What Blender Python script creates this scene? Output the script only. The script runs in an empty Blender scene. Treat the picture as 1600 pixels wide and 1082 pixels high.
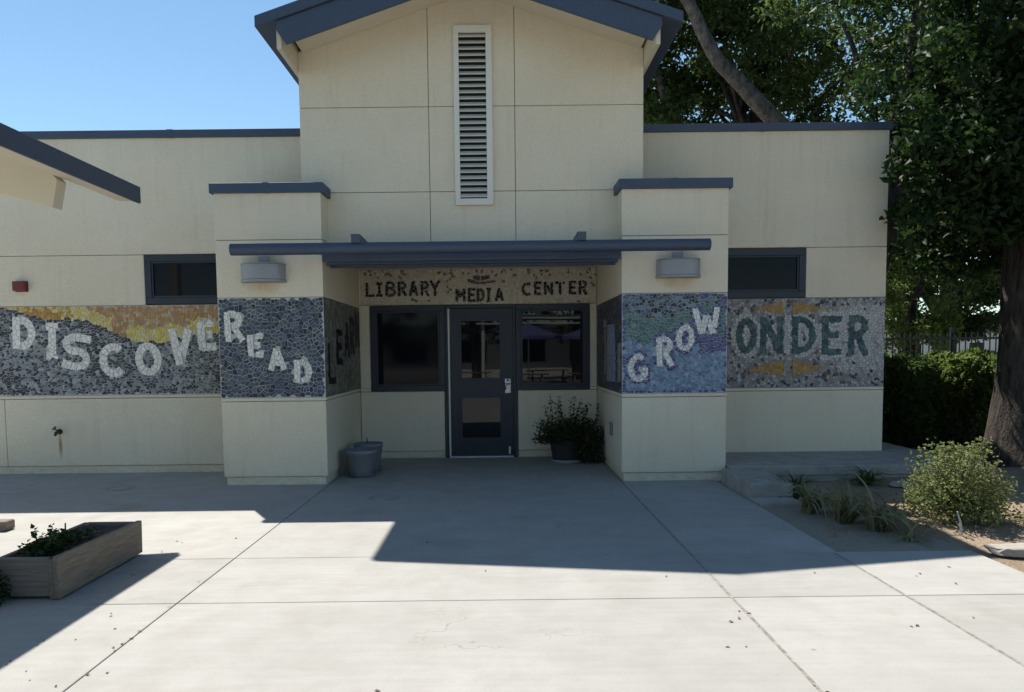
import bpy, bmesh, math, random
import numpy as np
from mathutils import Vector, Matrix, noise as mnoise
R = math.radians
scene = bpy.context.scene
COL = scene.collection

# ------------------------------------------------------------------ camera
cam_d = bpy.data.cameras.new('camera'); cam = bpy.data.objects.new('camera', cam_d); COL.objects.link(cam)
cam_d.sensor_width = 36.0; cam_d.lens = 36.0 * 1170 / 1600
cam_d.shift_x = 0.0125; cam_d.shift_y = 0.0581
cam_d.clip_start = 0.05; cam_d.clip_end = 3000
PITCH, ROLL = R(4.0), 0.0112
fw = Vector((0, math.cos(PITCH), -math.sin(PITCH))); up0 = Vector((0, math.sin(PITCH), math.cos(PITCH))); r0 = Vector((1, 0, 0))
cr, sr = math.cos(ROLL), math.sin(ROLL)
rt = r0 * cr - up0 * sr; up = r0 * sr + up0 * cr
cam.matrix_world = Matrix(((rt.x, up.x, -fw.x, 0), (rt.y, up.y, -fw.y, 0), (rt.z, up.z, -fw.z, 1.5), (0, 0, 0, 1)))
scene.camera = cam
# ------------------------------------------------------------------ sky and sun
SUN = Vector((-0.32, 0.56, 1.0)).normalized()          # direction towards the sun
elev = math.asin(SUN.z); azim = math.atan2(SUN.x, SUN.y)
world = bpy.data.worlds.new('World'); scene.world = world; world.use_nodes = True
wn = world.node_tree; bg = wn.nodes['Background']
sky = wn.nodes.new('ShaderNodeTexSky'); sky.sky_type = 'NISHITA'; sky.sun_disc = False
sky.sun_elevation = elev; sky.sun_rotation = azim; sky.air_density = 1.0; sky.dust_density = 0.0; sky.ozone_density = 0.9
tint = wn.nodes.new('ShaderNodeMix'); tint.data_type = 'RGBA'; tint.blend_type = 'MULTIPLY'; tint.inputs[0].default_value = 1.0
tint.inputs[7].default_value = (0.85, 0.97, 0.97, 1)          # white balance of the sky's blue
wn.links.new(sky.outputs[0], tint.inputs[6]); wn.links.new(tint.outputs[2], bg.inputs[0]); bg.inputs[1].default_value = 0.0635
sun_d = bpy.data.lights.new('sun', 'SUN'); sun = bpy.data.objects.new('sun', sun_d); COL.objects.link(sun)
sun_d.energy = 3.45; sun_d.angle = R(0.53); sun_d.color = (1.0, 0.955, 0.88)
sun.rotation_euler = SUN.to_track_quat('Z', 'Y').to_euler(); sun.location = (-6, 12, 20)
vs = scene.view_settings
vs.view_transform = 'Standard'; vs.look = 'None'; vs.gamma = 1.0; vs.use_curve_mapping = False; vs.exposure = 1.22

# ------------------------------------------------------------------ materials
MAT = {}
class NT:
    def __init__(s, name):
        m = bpy.data.materials.new(name); m.use_nodes = True; s.m = m; s.t = m.node_tree
        s.b = s.t.nodes['Principled BSDF']; s.out = s.t.nodes['Material Output']; MAT[name] = m
    def n(s, typ, **kw):
        nd = s.t.nodes.new(typ)
        for k, v in kw.items():
            if k.startswith('i_'):
                key = k[2:]; key = int(key) if key.isdigit() else key.replace('_', ' ')
                nd.inputs[key].default_value = v
            else: setattr(nd, k, v)
        return nd
    def l(s, a, b): s.t.links.new(a, b)
    def coord(s, scale=(1, 1, 1), obj=False):
        if obj:
            c = s.n('ShaderNodeTexCoord'); o = c.outputs['Object']
        else:
            c = s.n('ShaderNodeNewGeometry'); o = c.outputs['Position']
        mp = s.n('ShaderNodeMapping'); mp.inputs['Scale'].default_value = scale; s.l(o, mp.inputs[0]); return mp.outputs[0]
    def noise(s, v, scale, detail=4, rough=0.55):
        nd = s.n('ShaderNodeTexNoise'); nd.inputs['Scale'].default_value = scale; nd.inputs['Detail'].default_value = detail
        nd.inputs['Roughness'].default_value = rough; s.l(v, nd.inputs['Vector']); return nd.outputs['Fac']
    def ramp(s, f, stops):
        nd = s.n('ShaderNodeValToRGB'); e = nd.color_ramp.elements
        while len(e) < len(stops): e.new(0.5)
        for el, (p, c) in zip(e, stops): el.position = p; el.color = (c[0], c[1], c[2], 1) if len(c) == 3 else c
        s.l(f, nd.inputs[0]); return nd.outputs[0]
    def mix(s, f, a, b, mode='MIX'):
        nd = s.n('ShaderNodeMix', data_type='RGBA', blend_type=mode)
        for sock, v in ((nd.inputs[0], f), (nd.inputs[6], a), (nd.inputs[7], b)):
            if hasattr(v, 'links'): s.l(v, sock)
            elif isinstance(v, (int, float)): sock.default_value = v
            else: sock.default_value = (*v, 1)
        return nd.outputs[2]
    def math(s, op, a, b=0.0, c=0.0):
        nd = s.n('ShaderNodeMath', operation=op)
        for sock, v in zip(nd.inputs, (a, b, c)):
            if hasattr(v, 'links'): s.l(v, sock)
            else: sock.default_value = v
        return nd.outputs[0]
    def bump(s, h, dist, strength=1.0):
        nd = s.n('ShaderNodeBump'); nd.inputs['Distance'].default_value = dist; nd.inputs['Strength'].default_value = strength
        s.l(h, nd.inputs['Height']); s.l(nd.outputs[0], s.b.inputs['Normal'])
    def set(s, col=None, rough=None, metal=None, spec=None):
        if col is not None:
            if hasattr(col, 'links'): s.l(col, s.b.inputs['Base Color'])
            else: s.b.inputs['Base Color'].default_value = (*col, 1)
        if rough is not None:
            if hasattr(rough, 'links'): s.l(rough, s.b.inputs['Roughness'])
            else: s.b.inputs['Roughness'].default_value = rough
        if metal is not None: s.b.inputs['Metallic'].default_value = metal
        if spec is not None: s.b.inputs['Specular IOR Level'].default_value = spec
        return s

def blob(m, pos, centre, size):
    """soft mask round a point, in metres"""
    sub = m.n('ShaderNodeVectorMath', operation='SUBTRACT'); m.l(pos, sub.inputs[0]); sub.inputs[1].default_value = centre
    dv = m.n('ShaderNodeVectorMath', operation='DIVIDE'); m.l(sub.outputs[0], dv.inputs[0]); dv.inputs[1].default_value = size
    ln = m.n('ShaderNodeVectorMath', operation='LENGTH'); m.l(dv.outputs[0], ln.inputs[0])
    mr = m.n('ShaderNodeMapRange', interpolation_type='SMOOTHSTEP'); m.l(ln.outputs['Value'], mr.inputs[0])
    mr.inputs[1].default_value = 0.1; mr.inputs[2].default_value = 1.0; mr.inputs[3].default_value = 1.0; mr.inputs[4].default_value = 0.0
    return mr.outputs[0]

def make_materials():
    m = NT('stucco'); p = m.coord()
    big = m.noise(p, 0.9, 5); mid = m.noise(p, 7, 4); fine = m.noise(p, 160, 3, 0.7); grit = m.noise(p, 55, 4, 0.65)
    c = m.mix(m.ramp(big, [(0.32, (0, 0, 0)), (0.7, (1, 1, 1))]), (0.785, 0.70, 0.535), (0.835, 0.76, 0.605))
    c = m.mix(m.ramp(mid, [(0.35, (0.94, 0.94, 0.93)), (0.65, (1, 1, 1))]), (0, 0, 0), c, 'MIX') if False else c
    c = m.mix(m.math('MULTIPLY', m.ramp(grit, [(0.45, (0, 0, 0)), (0.75, (1, 1, 1))]), 0.26), c, (0.46, 0.40, 0.28))
    streak = m.noise(m.coord((6, 6, 0.5)), 1.6, 5, 0.6)
    c = m.mix(m.math('MULTIPLY', m.ramp(streak, [(0.55, (0, 0, 0)), (0.8, (1, 1, 1))]), 0.2), c, (0.42, 0.37, 0.28))
    g = m.n('ShaderNodeNewGeometry'); pos = g.outputs['Position']
    rn = m.noise(m.coord((30, 1, 2.5)), 1.0, 4)
    rust = m.math('MULTIPLY', blob(m, pos, (-5.69, 9.65, 0.36), (0.035, 0.3, 0.23)), m.ramp(rn, [(0.3, (0.6, 0.6, 0.6)), (0.6, (1, 1, 1))]))
    c = m.mix(m.math('MULTIPLY', rust, 0.95), c, (0.28, 0.12, 0.02))
    for cx in (-2.65, 2.05):  # browner just below and darker just above each wall light
        st = m.math('MULTIPLY', blob(m, pos, (cx, 8.6, 2.28), (0.24, 0.3, 0.12)), m.ramp(mid, [(0.3, (0.3, 0.3, 0.3)), (0.7, (1, 1, 1))]))
        c = m.mix(m.math('MULTIPLY', st, 0.5), c, (0.42, 0.26, 0.09))
        so = m.math('MULTIPLY', blob(m, pos, (cx, 8.6, 2.6), (0.3, 0.3, 0.14)), m.ramp(mid, [(0.3, (0.3, 0.3, 0.3)), (0.7, (1, 1, 1))]))
        c = m.mix(m.math('MULTIPLY', so, 0.45), c, (0.10, 0.09, 0.08))
    sx = m.n('ShaderNodeSeparateXYZ'); m.l(pos, sx.inputs[0])
    drip = m.ramp(m.noise(m.coord((16, 16, 0.35)), 1.0, 5, 0.65), [(0.5, (0, 0, 0)), (0.72, (1, 1, 1))])
    for za, zb, ya, yb in ((2.95, 3.34, 8.0, 8.7), (3.5, 4.26, 9.6, 9.7)):
        mz = m.n('ShaderNodeMapRange'); m.l(sx.outputs[2], mz.inputs[0]); mz.inputs[1].default_value = za; mz.inputs[2].default_value = zb; mz.inputs[3].default_value = 0; mz.inputs[4].default_value = 1
        inb = m.math('MULTIPLY', m.math('GREATER_THAN', sx.outputs[1], ya), m.math('LESS_THAN', sx.outputs[1], yb))
        below = m.math('LESS_THAN', sx.outputs[2], zb + 0.01)
        c = m.mix(m.math('MULTIPLY', m.math('MULTIPLY', m.math('MULTIPLY', mz.outputs[0], drip), m.math('MULTIPLY', inb, below)), 0.16), c, (0.36, 0.33, 0.28))
    # splashed dirt just above the paving
    lo = m.n('ShaderNodeMapRange'); m.l(sx.outputs[2], lo.inputs[0]); lo.inputs[1].default_value = 0.0; lo.inputs[2].default_value = 0.16; lo.inputs[3].default_value = 1; lo.inputs[4].default_value = 0
    dn = m.noise(m.coord((9, 9, 30)), 1.0, 5, 0.7)
    c = m.mix(m.math('MULTIPLY', m.math('MULTIPLY', lo.outputs[0], m.ramp(dn, [(0.42, (0, 0, 0)), (0.62, (1, 1, 1))])), 0.30), c, (0.26, 0.20, 0.12))
    m.set(c, 0.9, spec=0.2)
    m.bump(m.math('ADD', m.math('MULTIPLY', grit, 1.0), m.math('MULTIPLY', fine, 0.6)), 0.009, 1.0)

    m = NT('groove'); m.set((0.40, 0.35, 0.26), 0.95)
    m = NT('soffit_paint'); p = m.coord(); m.set(m.mix(m.noise(p, 4, 4), (0.62, 0.56, 0.43), (0.70, 0.64, 0.5)), 0.75)
    m.bump(m.noise(p, 80, 3), 0.002, 0.4)
    m = NT('blue_metal'); p = m.coord(); f = m.noise(p, 3, 5); f2 = m.noise(p, 35, 4)
    c = m.mix(f, (0.040, 0.060, 0.100), (0.054, 0.078, 0.122)); c = m.mix(m.math('MULTIPLY', m.ramp(f2, [(0.55, (0, 0, 0)), (0.8, (1, 1, 1))]), 0.3), c, (0.15, 0.18, 0.24))
    m.set(c, m.math('MULTIPLY_ADD', f2, 0.25, 0.38)); m.bump(f2, 0.0015, 0.3)
    m = NT('frame_blue'); p = m.coord(); f = m.noise(p, 14, 4)
    m.set(m.mix(f, (0.009, 0.016, 0.030), (0.014, 0.024, 0.042)), m.math('MULTIPLY_ADD', f, 0.25, 0.3))
    m = NT('glass'); p = m.coord(); w = m.noise(p, 0.9, 2)
    m.set((0.006, 0.008, 0.011), 0.015, spec=0.4); m.bump(w, 0.004, 0.25)
    m = NT('tinted_glass'); m.set((0.006, 0.007, 0.011), 0.05, spec=0.12); p = m.coord(); m.bump(m.noise(p, 1.2, 2), 0.004, 0.3)
    m = NT('aluminium'); p = m.coord((1, 1, 1)); m.set(m.mix(m.noise(p, 30, 4), (0.45, 0.46, 0.48), (0.66, 0.67, 0.68)), 0.42, metal=0.85)
    m = NT('white_trim'); p = m.coord(); m.set(m.mix(m.noise(p, 5, 4), (0.68, 0.66, 0.58), (0.76, 0.74, 0.66)), 0.6)
    m = NT('slat_paint'); p = m.coord(); m.set(m.mix(m.noise(p, 9, 4), (0.50, 0.48, 0.42), (0.62, 0.60, 0.53)), 0.6)
    m = NT('black_void'); m.set((0.012, 0.012, 0.013), 0.9)
    m = NT('lamp_grey'); p = m.coord(); f = m.noise(p, 20, 4)
    m.set(m.mix(f, (0.25, 0.265, 0.29), (0.33, 0.345, 0.37)), 0.45, metal=0.25); m.bump(f, 0.001, 0.3)
    m = NT('red_box'); p = m.coord(); m.set(m.mix(m.noise(p, 25, 3), (0.16, 0.022, 0.03), (0.22, 0.035, 0.045)), 0.5)
    m = NT('dark_iron'); p = m.coord(); f = m.noise(p, 60, 4); m.set(m.mix(f, (0.03, 0.03, 0.033), (0.10, 0.07, 0.05)), 0.6, metal=0.3)
    m = NT('black_metal'); m.set((0.012, 0.012, 0.014), 0.5)
    m = NT('plastic_grey'); p = m.coord(); f = m.noise(p, 12, 4)
    m.set(m.mix(f, (0.165, 0.175, 0.195), (0.22, 0.23, 0.25)), 0.62); m.bump(m.noise(p, 120, 2), 0.001, 0.3)
    m = NT('plastic_dark'); p = m.coord(); m.set(m.mix(m.noise(p, 12, 4), (0.028, 0.03, 0.034), (0.05, 0.05, 0.055)), 0.6)
    m = NT('plastic_pale'); p = m.coord(); m.set(m.mix(m.noise(p, 12, 4), (0.42, 0.43, 0.44), (0.5, 0.5, 0.5)), 0.6)

    m = NT('concrete'); p = m.coord()
    big = m.noise(p, 0.55, 6, 0.6); mid = m.noise(p, 3.2, 6, 0.65); fine = m.noise(p, 90, 4, 0.7); spk = m.noise(p, 34, 3, 0.6)
    oi = m.n('ShaderNodeObjectInfo')
    c = m.mix(m.ramp(big, [(0.3, (0, 0, 0)), (0.7, (1, 1, 1))]), (0.325, 0.315, 0.291), (0.395, 0.386, 0.362))
    c = m.mix(m.math('MULTIPLY', m.ramp(mid, [(0.42, (0, 0, 0)), (0.72, (1, 1, 1))]), 0.5), c, (0.28, 0.263, 0.235))
    c = m.mix(m.math('MULTIPLY', m.ramp(fine, [(0.5, (0, 0, 0)), (0.75, (1, 1, 1))]), 0.4), c, (0.26, 0.25, 0.232))
    c = m.mix(m.math('MULTIPLY', m.ramp(spk, [(0.66, (0, 0, 0)), (0.74, (1, 1, 1))]), 0.4), c, (0.2, 0.185, 0.165))
    sweep = m.noise(m.coord((0.8, 9, 1)), 2.2, 4); c = m.mix(m.math('MULTIPLY', m.ramp(sweep, [(0.4, (0, 0, 0)), (0.7, (1, 1, 1))]), 0.32), c, (0.285, 0.272, 0.247))
    st = m.noise(p, 1.15, 3, 0.5); c = m.mix(m.math('MULTIPLY', m.ramp(st, [(0.60, (0, 0, 0)), (0.72, (1, 1, 1))]), 0.45), c, (0.26, 0.23, 0.19))
    vo = m.n('ShaderNodeTexVoronoi', feature='F1'); vo.inputs['Scale'].default_value = 1.7; m.l(p, vo.inputs['Vector'])
    gum = m.n('ShaderNodeMapRange'); m.l(vo.outputs['Distance'], gum.inputs[0]); gum.inputs[1].default_value = 0.020; gum.inputs[2].default_value = 0.034; gum.inputs[3].default_value = 1; gum.inputs[4].default_value = 0
    c = m.mix(m.math('MULTIPLY', gum.outputs[0], 0.5), c, (0.13, 0.12, 0.105))
    wp = m.n('ShaderNodeVectorMath', operation='ADD'); wn_ = m.n('ShaderNodeTexNoise'); wn_.inputs['Scale'].default_value = 2.5; wn_.inputs['Detail'].default_value = 5; m.l(p, wn_.inputs['Vector']); m.l(wn_.outputs['Color'], wp.inputs[0]); m.l(p, wp.inputs[1])
    ve = m.n('ShaderNodeTexVoronoi', feature='DISTANCE_TO_EDGE'); ve.inputs['Scale'].default_value = 0.42; m.l(wp.outputs[0], ve.inputs['Vector'])
    ck = m.n('ShaderNodeMapRange'); m.l(ve.outputs['Distance'], ck.inputs[0]); ck.inputs[1].default_value = 0.0008; ck.inputs[2].default_value = 0.0028; ck.inputs[3].default_value = 1; ck.inputs[4].default_value = 0
    c = m.mix(m.math('MULTIPLY', ck.outputs[0], m.math('MULTIPLY', m.ramp(m.noise(p, 0.45, 2), [(0.5, (0, 0, 0)), (0.6, (1, 1, 1))]), 0.55)), c, (0.14, 0.125, 0.105))
    hv = m.math('MULTIPLY_ADD', oi.outputs['Random'], 0.14, 0.93)
    hs = m.n('ShaderNodeHueSaturation'); m.l(hv, hs.inputs['Value']); m.l(c, hs.inputs['Color'])
    m.set(hs.outputs[0], m.math('MULTIPLY_ADD', mid, 0.25, 0.68), spec=0.35)
    m.bump(m.math('ADD', fine, m.math('MULTIPLY', sweep, 0.6)), 0.003, 0.6)
    m = NT('joint_dirt'); p = m.coord(); m.set(m.mix(m.noise(p, 30, 4), (0.17, 0.145, 0.11), (0.34, 0.31, 0.25)), 0.95)
    m = NT('sealant'); p = m.coord(); m.set(m.mix(m.ramp(m.noise(p, 26, 4, 0.7), [(0.4, (0, 0, 0)), (0.6, (1, 1, 1))]), (0.17, 0.15, 0.12), (0.30, 0.28, 0.245)), 0.95)
    m = NT('concrete_old'); p = m.coord(); mid = m.noise(p, 5, 6, 0.65); fine = m.noise(p, 90, 4, 0.7)
    m.set(m.mix(m.ramp(mid, [(0.35, (0, 0, 0)), (0.65, (1, 1, 1))]), (0.26, 0.245, 0.22), (0.38, 0.36, 0.33)), 0.85); m.bump(m.math('ADD', fine, mid), 0.006, 0.6)
    m = NT('soil'); p = m.coord(); a = m.noise(p, 2.2, 6, 0.65); b = m.noise(p, 38, 5, 0.7); c3 = m.noise(p, 12, 5, 0.65)
    c = m.mix(m.ramp(a, [(0.33, (0, 0, 0)), (0.68, (1, 1, 1))]), (0.25, 0.185, 0.125), (0.38, 0.295, 0.21))
    c = m.mix(m.math('MULTIPLY', m.ramp(b, [(0.45, (0, 0, 0)), (0.7, (1, 1, 1))]), 0.5), c, (0.14, 0.095, 0.06))
    m.set(c, 0.95, spec=0.15); m.bump(m.math('ADD', b, m.math('MULTIPLY', c3, 1.5)), 0.02, 0.9)
    m = NT('far_ground'); p = m.coord(); m.set(m.mix(m.noise(p, 0.6, 5), (0.20, 0.16, 0.11), (0.30, 0.26, 0.2)), 0.95)
    m = NT('dark_soil'); p = m.coord(); b = m.noise(p, 50, 5, 0.7); m.set(m.mix(b, (0.03, 0.022, 0.016), (0.08, 0.06, 0.045)), 0.95); m.bump(b, 0.015, 1)
    m = NT('old_wood'); p = m.coord((14, 1.1, 14)); g1 = m.noise(p, 4.0, 6, 0.7); p2 = m.coord((60, 2.5, 60)); g2 = m.noise(p2, 2.0, 4, 0.7)
    c = m.mix(m.ramp(g1, [(0.3, (0, 0, 0)), (0.7, (1, 1, 1))]), (0.15, 0.118, 0.088), (0.29, 0.24, 0.19)); c = m.mix(m.math('MULTIPLY', m.ramp(g2, [(0.5, (0, 0, 0)), (0.7, (1, 1, 1))]), 0.6), c, (0.09, 0.075, 0.06))
    m.set(c, 0.9); m.bump(m.math('ADD', g1, g2), 0.006, 0.9)
    m = NT('old_wood_cross'); p = m.coord((1.1, 14, 14)); g1 = m.noise(p, 4.0, 6, 0.7)
    m.set(m.mix(m.ramp(g1, [(0.3, (0, 0, 0)), (0.7, (1, 1, 1))]), (0.12, 0.10, 0.085), (0.24, 0.21, 0.18)), 0.9); m.bump(g1, 0.006, 0.9)
    m = NT('bark'); p = m.coord((5, 5, 1.1)); g1 = m.noise(p, 2.6, 6, 0.7); g2 = m.noise(m.coord(), 30, 4)
    c = m.mix(m.ramp(g1, [(0.35, (0, 0, 0)), (0.65, (1, 1, 1))]), (0.024, 0.020, 0.018), (0.10, 0.084, 0.072)); m.set(c, 0.95, spec=0.15)
    m.bump(m.math('ADD', m.math('MULTIPLY', g1, 1.4), m.math('MULTIPLY', g2, 0.4)), 0.05, 0.9)
    m = NT('bark_sunlit'); p = m.coord((4, 4, 2)); g1 = m.noise(p, 2.6, 6, 0.7); m.set(m.mix(m.ramp(g1, [(0.35, (0, 0, 0)), (0.65, (1, 1, 1))]), (0.06, 0.05, 0.042), (0.22, 0.19, 0.16)), 0.95, spec=0.15); m.bump(g1, 0.04, 0.9)  # bark copy with sunlight put into its paler colour
    m = NT('stem'); p = m.coord(); m.set(m.mix(m.noise(p, 20, 3), (0.10, 0.075, 0.045), (0.16, 0.13, 0.08)), 0.9)
    m = NT('stone'); p = m.coord(); a = m.noise(p, 9, 6, 0.65); m.set(m.mix(a, (0.26, 0.235, 0.20), (0.42, 0.39, 0.34)), 0.9); m.bump(a, 0.02, 0.8)
    # glazed pieces of mosaic, one colour per piece held in the mesh
    m = NT('tile'); at = m.n('ShaderNodeAttribute', attribute_name='col'); p = m.coord(); f = m.noise(p, 45, 4); f2 = m.noise(p, 6, 4)
    c = m.mix(m.math('MULTIPLY', m.ramp(f, [(0.5, (0, 0, 0)), (0.75, (1, 1, 1))]), 0.08), at.outputs['Color'], (0.34, 0.33, 0.31))
    m.set(c, m.math('MULTIPLY_ADD', f2, 0.35, 0.26), spec=0.2); m.bump(f2, 0.002, 0.3)
    for nm, col in (('grout_pale', (0.54, 0.54, 0.51)), ('grout_grey', (0.24, 0.235, 0.225)), ('grout_blue', (0.40, 0.46, 0.50)), ('grout_tan', (0.46, 0.41, 0.33)), ('grout_dark', (0.15, 0.15, 0.145))):
        m = NT(nm); p = m.coord(); f = m.noise(p, 60, 4); m.set(m.mix(f, tuple(x * 0.8 for x in col), tuple(x * 1.12 for x in col)), 0.95); m.bump(f, 0.003, 0.6)
    # leaves: lit face plus light coming through
    for nm, c1, c2, tr in (('leaf_tree', (0.038, 0.062, 0.020), (0.092, 0.130, 0.040), 0.42), ('leaf_dark', (0.014, 0.030, 0.010), (0.036, 0.065, 0.018), 0.32),
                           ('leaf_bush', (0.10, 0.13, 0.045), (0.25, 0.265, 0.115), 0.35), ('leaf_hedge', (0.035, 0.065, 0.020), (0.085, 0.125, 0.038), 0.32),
                           ('leaf_sunlit', (0.07, 0.11, 0.03), (0.15, 0.19, 0.055), 0.42), ('leaf_strap', (0.11, 0.12, 0.055), (0.27, 0.25, 0.14), 0.25), ('leaf_pot', (0.028, 0.042, 0.018), (0.065, 0.085, 0.034), 0.25)):  # leaf of right hedge and small tree carries sunlight in its colour
        m = NT(nm); at = m.n('ShaderNodeAttribute', attribute_name='tint'); c = m.mix(at.outputs['Fac'], c1, c2); m.set(c, 0.6, spec=0.22)
        tl = m.n('ShaderNodeBsdfTranslucent'); hs = m.n('ShaderNodeHueSaturation', i_Saturation=1.1, i_Value=1.7); m.l(c, hs.inputs['Color']); m.l(hs.outputs[0], tl.inputs[0])
        mx = m.n('ShaderNodeMixShader'); mx.inputs[0].default_value = tr; m.l(m.b.outputs[0], mx.inputs[1]); m.l(tl.outputs[0], mx.inputs[2]); m.l(mx.outputs[0], m.out.inputs[0])
    m = NT('dry_leaf'); oi = m.n('ShaderNodeObjectInfo'); m.set(m.mix(oi.outputs['Random'], (0.06, 0.04, 0.022), (0.20, 0.14, 0.075)), 0.9)
    m = NT('fabric_blue'); p = m.coord(); m.set(m.mix(m.noise(p, 3, 3), (0.10, 0.12, 0.25), (0.14, 0.16, 0.31)), 0.85)
    m = NT('white_paint'); p = m.coord(); m.set(m.mix(m.noise(p, 3, 3), (0.68, 0.67, 0.63), (0.78, 0.77, 0.73)), 0.6)
    m = NT('house_wall'); p = m.coord(); m.set(m.mix(m.noise(p, 2, 3), (0.55, 0.53, 0.49), (0.65, 0.63, 0.58)), 0.85)
    m = NT('shingle'); p = m.coord(); m.set(m.mix(m.noise(p, 12, 4), (0.07, 0.08, 0.10), (0.13, 0.14, 0.16)), 0.9)
make_materials()

# ------------------------------------------------------------------ helpers
def tag(o, label=None, cat=None, group=None, kind=None):
    if label: o['label'] = label
    if cat: o['category'] = cat
    if group: o['group'] = group
    if kind: o['kind'] = kind
    return o
def empty(name, loc=(0, 0, 0), parent=None):
    o = bpy.data.objects.new(name, None); COL.objects.link(o); o.location = loc; o.empty_display_size = 0.1
    if parent: o.parent = parent
    return o
def link(name, me, mat, parent=None):
    o = bpy.data.objects.new(name, me); COL.objects.link(o)
    if mat and not me.materials: me.materials.append(MAT[mat])
    if parent is not None:
        o.parent = parent
        w = Vector((0, 0, 0)); p = parent
        while p is not None: w += p.location; p = p.parent
        o.location = -w            # meshes are written in world metres; parents are only ever moved, never turned
    return o
class MB:
    def __init__(s): s.v = []; s.f = []
    def poly(s, vs, fs):
        b = len(s.v); s.v += [tuple(x) for x in vs]; s.f += [tuple(b + i for i in f) for f in fs]; return s
    def box(s, x0, x1, y0, y1, z0, z1):
        return s.poly([(x0, y0, z0), (x1, y0, z0), (x1, y1, z0), (x0, y1, z0), (x0, y0, z1), (x1, y0, z1), (x1, y1, z1), (x0, y1, z1)],
                      [(0, 3, 2, 1), (4, 5, 6, 7), (0, 1, 5, 4), (1, 2, 6, 5), (2, 3, 7, 6), (3, 0, 4, 7)])
    def prismY(s, pts, y0, y1):
        """polygon in (x,z), counter-clockwise seen from -Y, pushed along Y"""
        n = len(pts); vs = [(x, y0, z) for x, z in pts] + [(x, y1, z) for x, z in pts]
        return s.poly(vs, [tuple(range(n)), tuple(range(2 * n - 1, n - 1, -1))] + [(i, n + i, n + (i + 1) % n, (i + 1) % n) for i in range(n)])
    def prismZ(s, pts, z0, z1):
        n = len(pts); vs = [(x, y, z0) for x, y in pts] + [(x, y, z1) for x, y in pts]
        return s.poly(vs, [tuple(range(n - 1, -1, -1)), tuple(range(n, 2 * n))] + [(i, (i + 1) % n, n + (i + 1) % n, n + i) for i in range(n)])
    def tube(s, pts, rad, n=10, cap=True):
        pts = [Vector(p) for p in pts]; b = len(s.v); rad = rad if hasattr(rad, '__len__') else [rad] * len(pts); prev = None
        for i, p in enumerate(pts):
            t = (pts[min(i + 1, len(pts) - 1)] - pts[max(i - 1, 0)]).normalized()
            if prev is None: a = t.orthogonal().normalized()
            else: a = (prev - t * prev.dot(t)).normalized()
            prev = a; c = t.cross(a)
            for k in range(n):
                q = p + (a * math.cos(2 * math.pi * k / n) + c * math.sin(2 * math.pi * k / n)) * rad[i]; s.v.append(tuple(q))
        for i in range(len(pts) - 1):
            for k in range(n):
                k2 = (k + 1) % n; s.f.append((b + i * n + k, b + i * n + k2, b + (i + 1) * n + k2, b + (i + 1) * n + k))
        if cap:
            s.f.append(tuple(b + k for k in range(n - 1, -1, -1))); e = b + (len(pts) - 1) * n; s.f.append(tuple(e + k for k in range(n)))
        return s
    def lathe(s, prof, cx, cy, n=28):
        b = len(s.v)
        for r, z in prof:
            for k in range(n): s.v.append((cx + r * math.cos(2 * math.pi * k / n), cy + r * math.sin(2 * math.pi * k / n), z))
        for i in range(len(prof) - 1):
            for k in range(n):
                k2 = (k + 1) % n; s.f.append((b + i * n + k, b + i * n + k2, b + (i + 1) * n + k2, b + (i + 1) * n + k))
        return s
    def mesh(s, name):
        me = bpy.data.meshes.new(name); me.from_pydata(s.v, [], s.f); me.update(); return me
    def build(s, name, mat, parent=None, bevel=0, smooth=False, seg=2):
        me = s.mesh(name)
        if smooth: me.polygons.foreach_set('use_smooth', [True] * len(me.polygons))
        o = link(name, me, mat, parent)
        if bevel:
            md = o.modifiers.new('bevel', 'BEVEL'); md.width = bevel; md.segments = seg; md.limit_method = 'ANGLE'; md.angle_limit = R(40)
        return o
def box(name, mat, parent, x0, x1, y0, y1, z0, z1, bevel=0):
    return MB().box(x0, x1, y0, y1, z0, z1).build(name, mat, parent, bevel)

# ------------------------------------------------------------------ the setting: ground
g = MB().poly([(-400, -400, -0.09), (400, -400, -0.09), (400, 400, -0.09), (-400, 400, -0.09)], [(0, 1, 2, 3)]).build('ground', 'far_ground'); tag(g, kind='structure')
pave = box('pavement', 'joint_dirt', None, -34, 3.49, -30, 10.9, -0.085, -0.010); tag(pave, kind='structure')
XG = [-34, -20, -12.8, -9.2, -5.55, -1.98, 1.405, 2.465, 3.495]; YG = [-30, -14, -6, 0.6, 4.47, 5.475, 10.85]
for i in range(8):
    for j in range(6):
        if i >= 6 and j == 5: continue
        gx = 0.0035; gy = 0.0025
        box('concrete_slab', 'concrete', pave, XG[i] + gx, XG[i + 1] - gx, YG[j] + gy, YG[j + 1] - gy, -0.07, 0.0, bevel=0.006)
# strip of paving under the right pillar, out to the soil
box('concrete_slab', 'concrete', pave, 1.412, 2.50, 5.479, 10.8, -0.07, 0.0, bevel=0.006)
box('concrete_slab', 'concrete', pave, -34, -7.1, 10.86, 34.0, -0.07, 0.0); box('concrete_slab', 'concrete', pave, -7.09, 1.0, 17.4, 34.0, -0.07, 0.0)  # unseen paving, added to bounce sun onto the left wing
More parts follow.
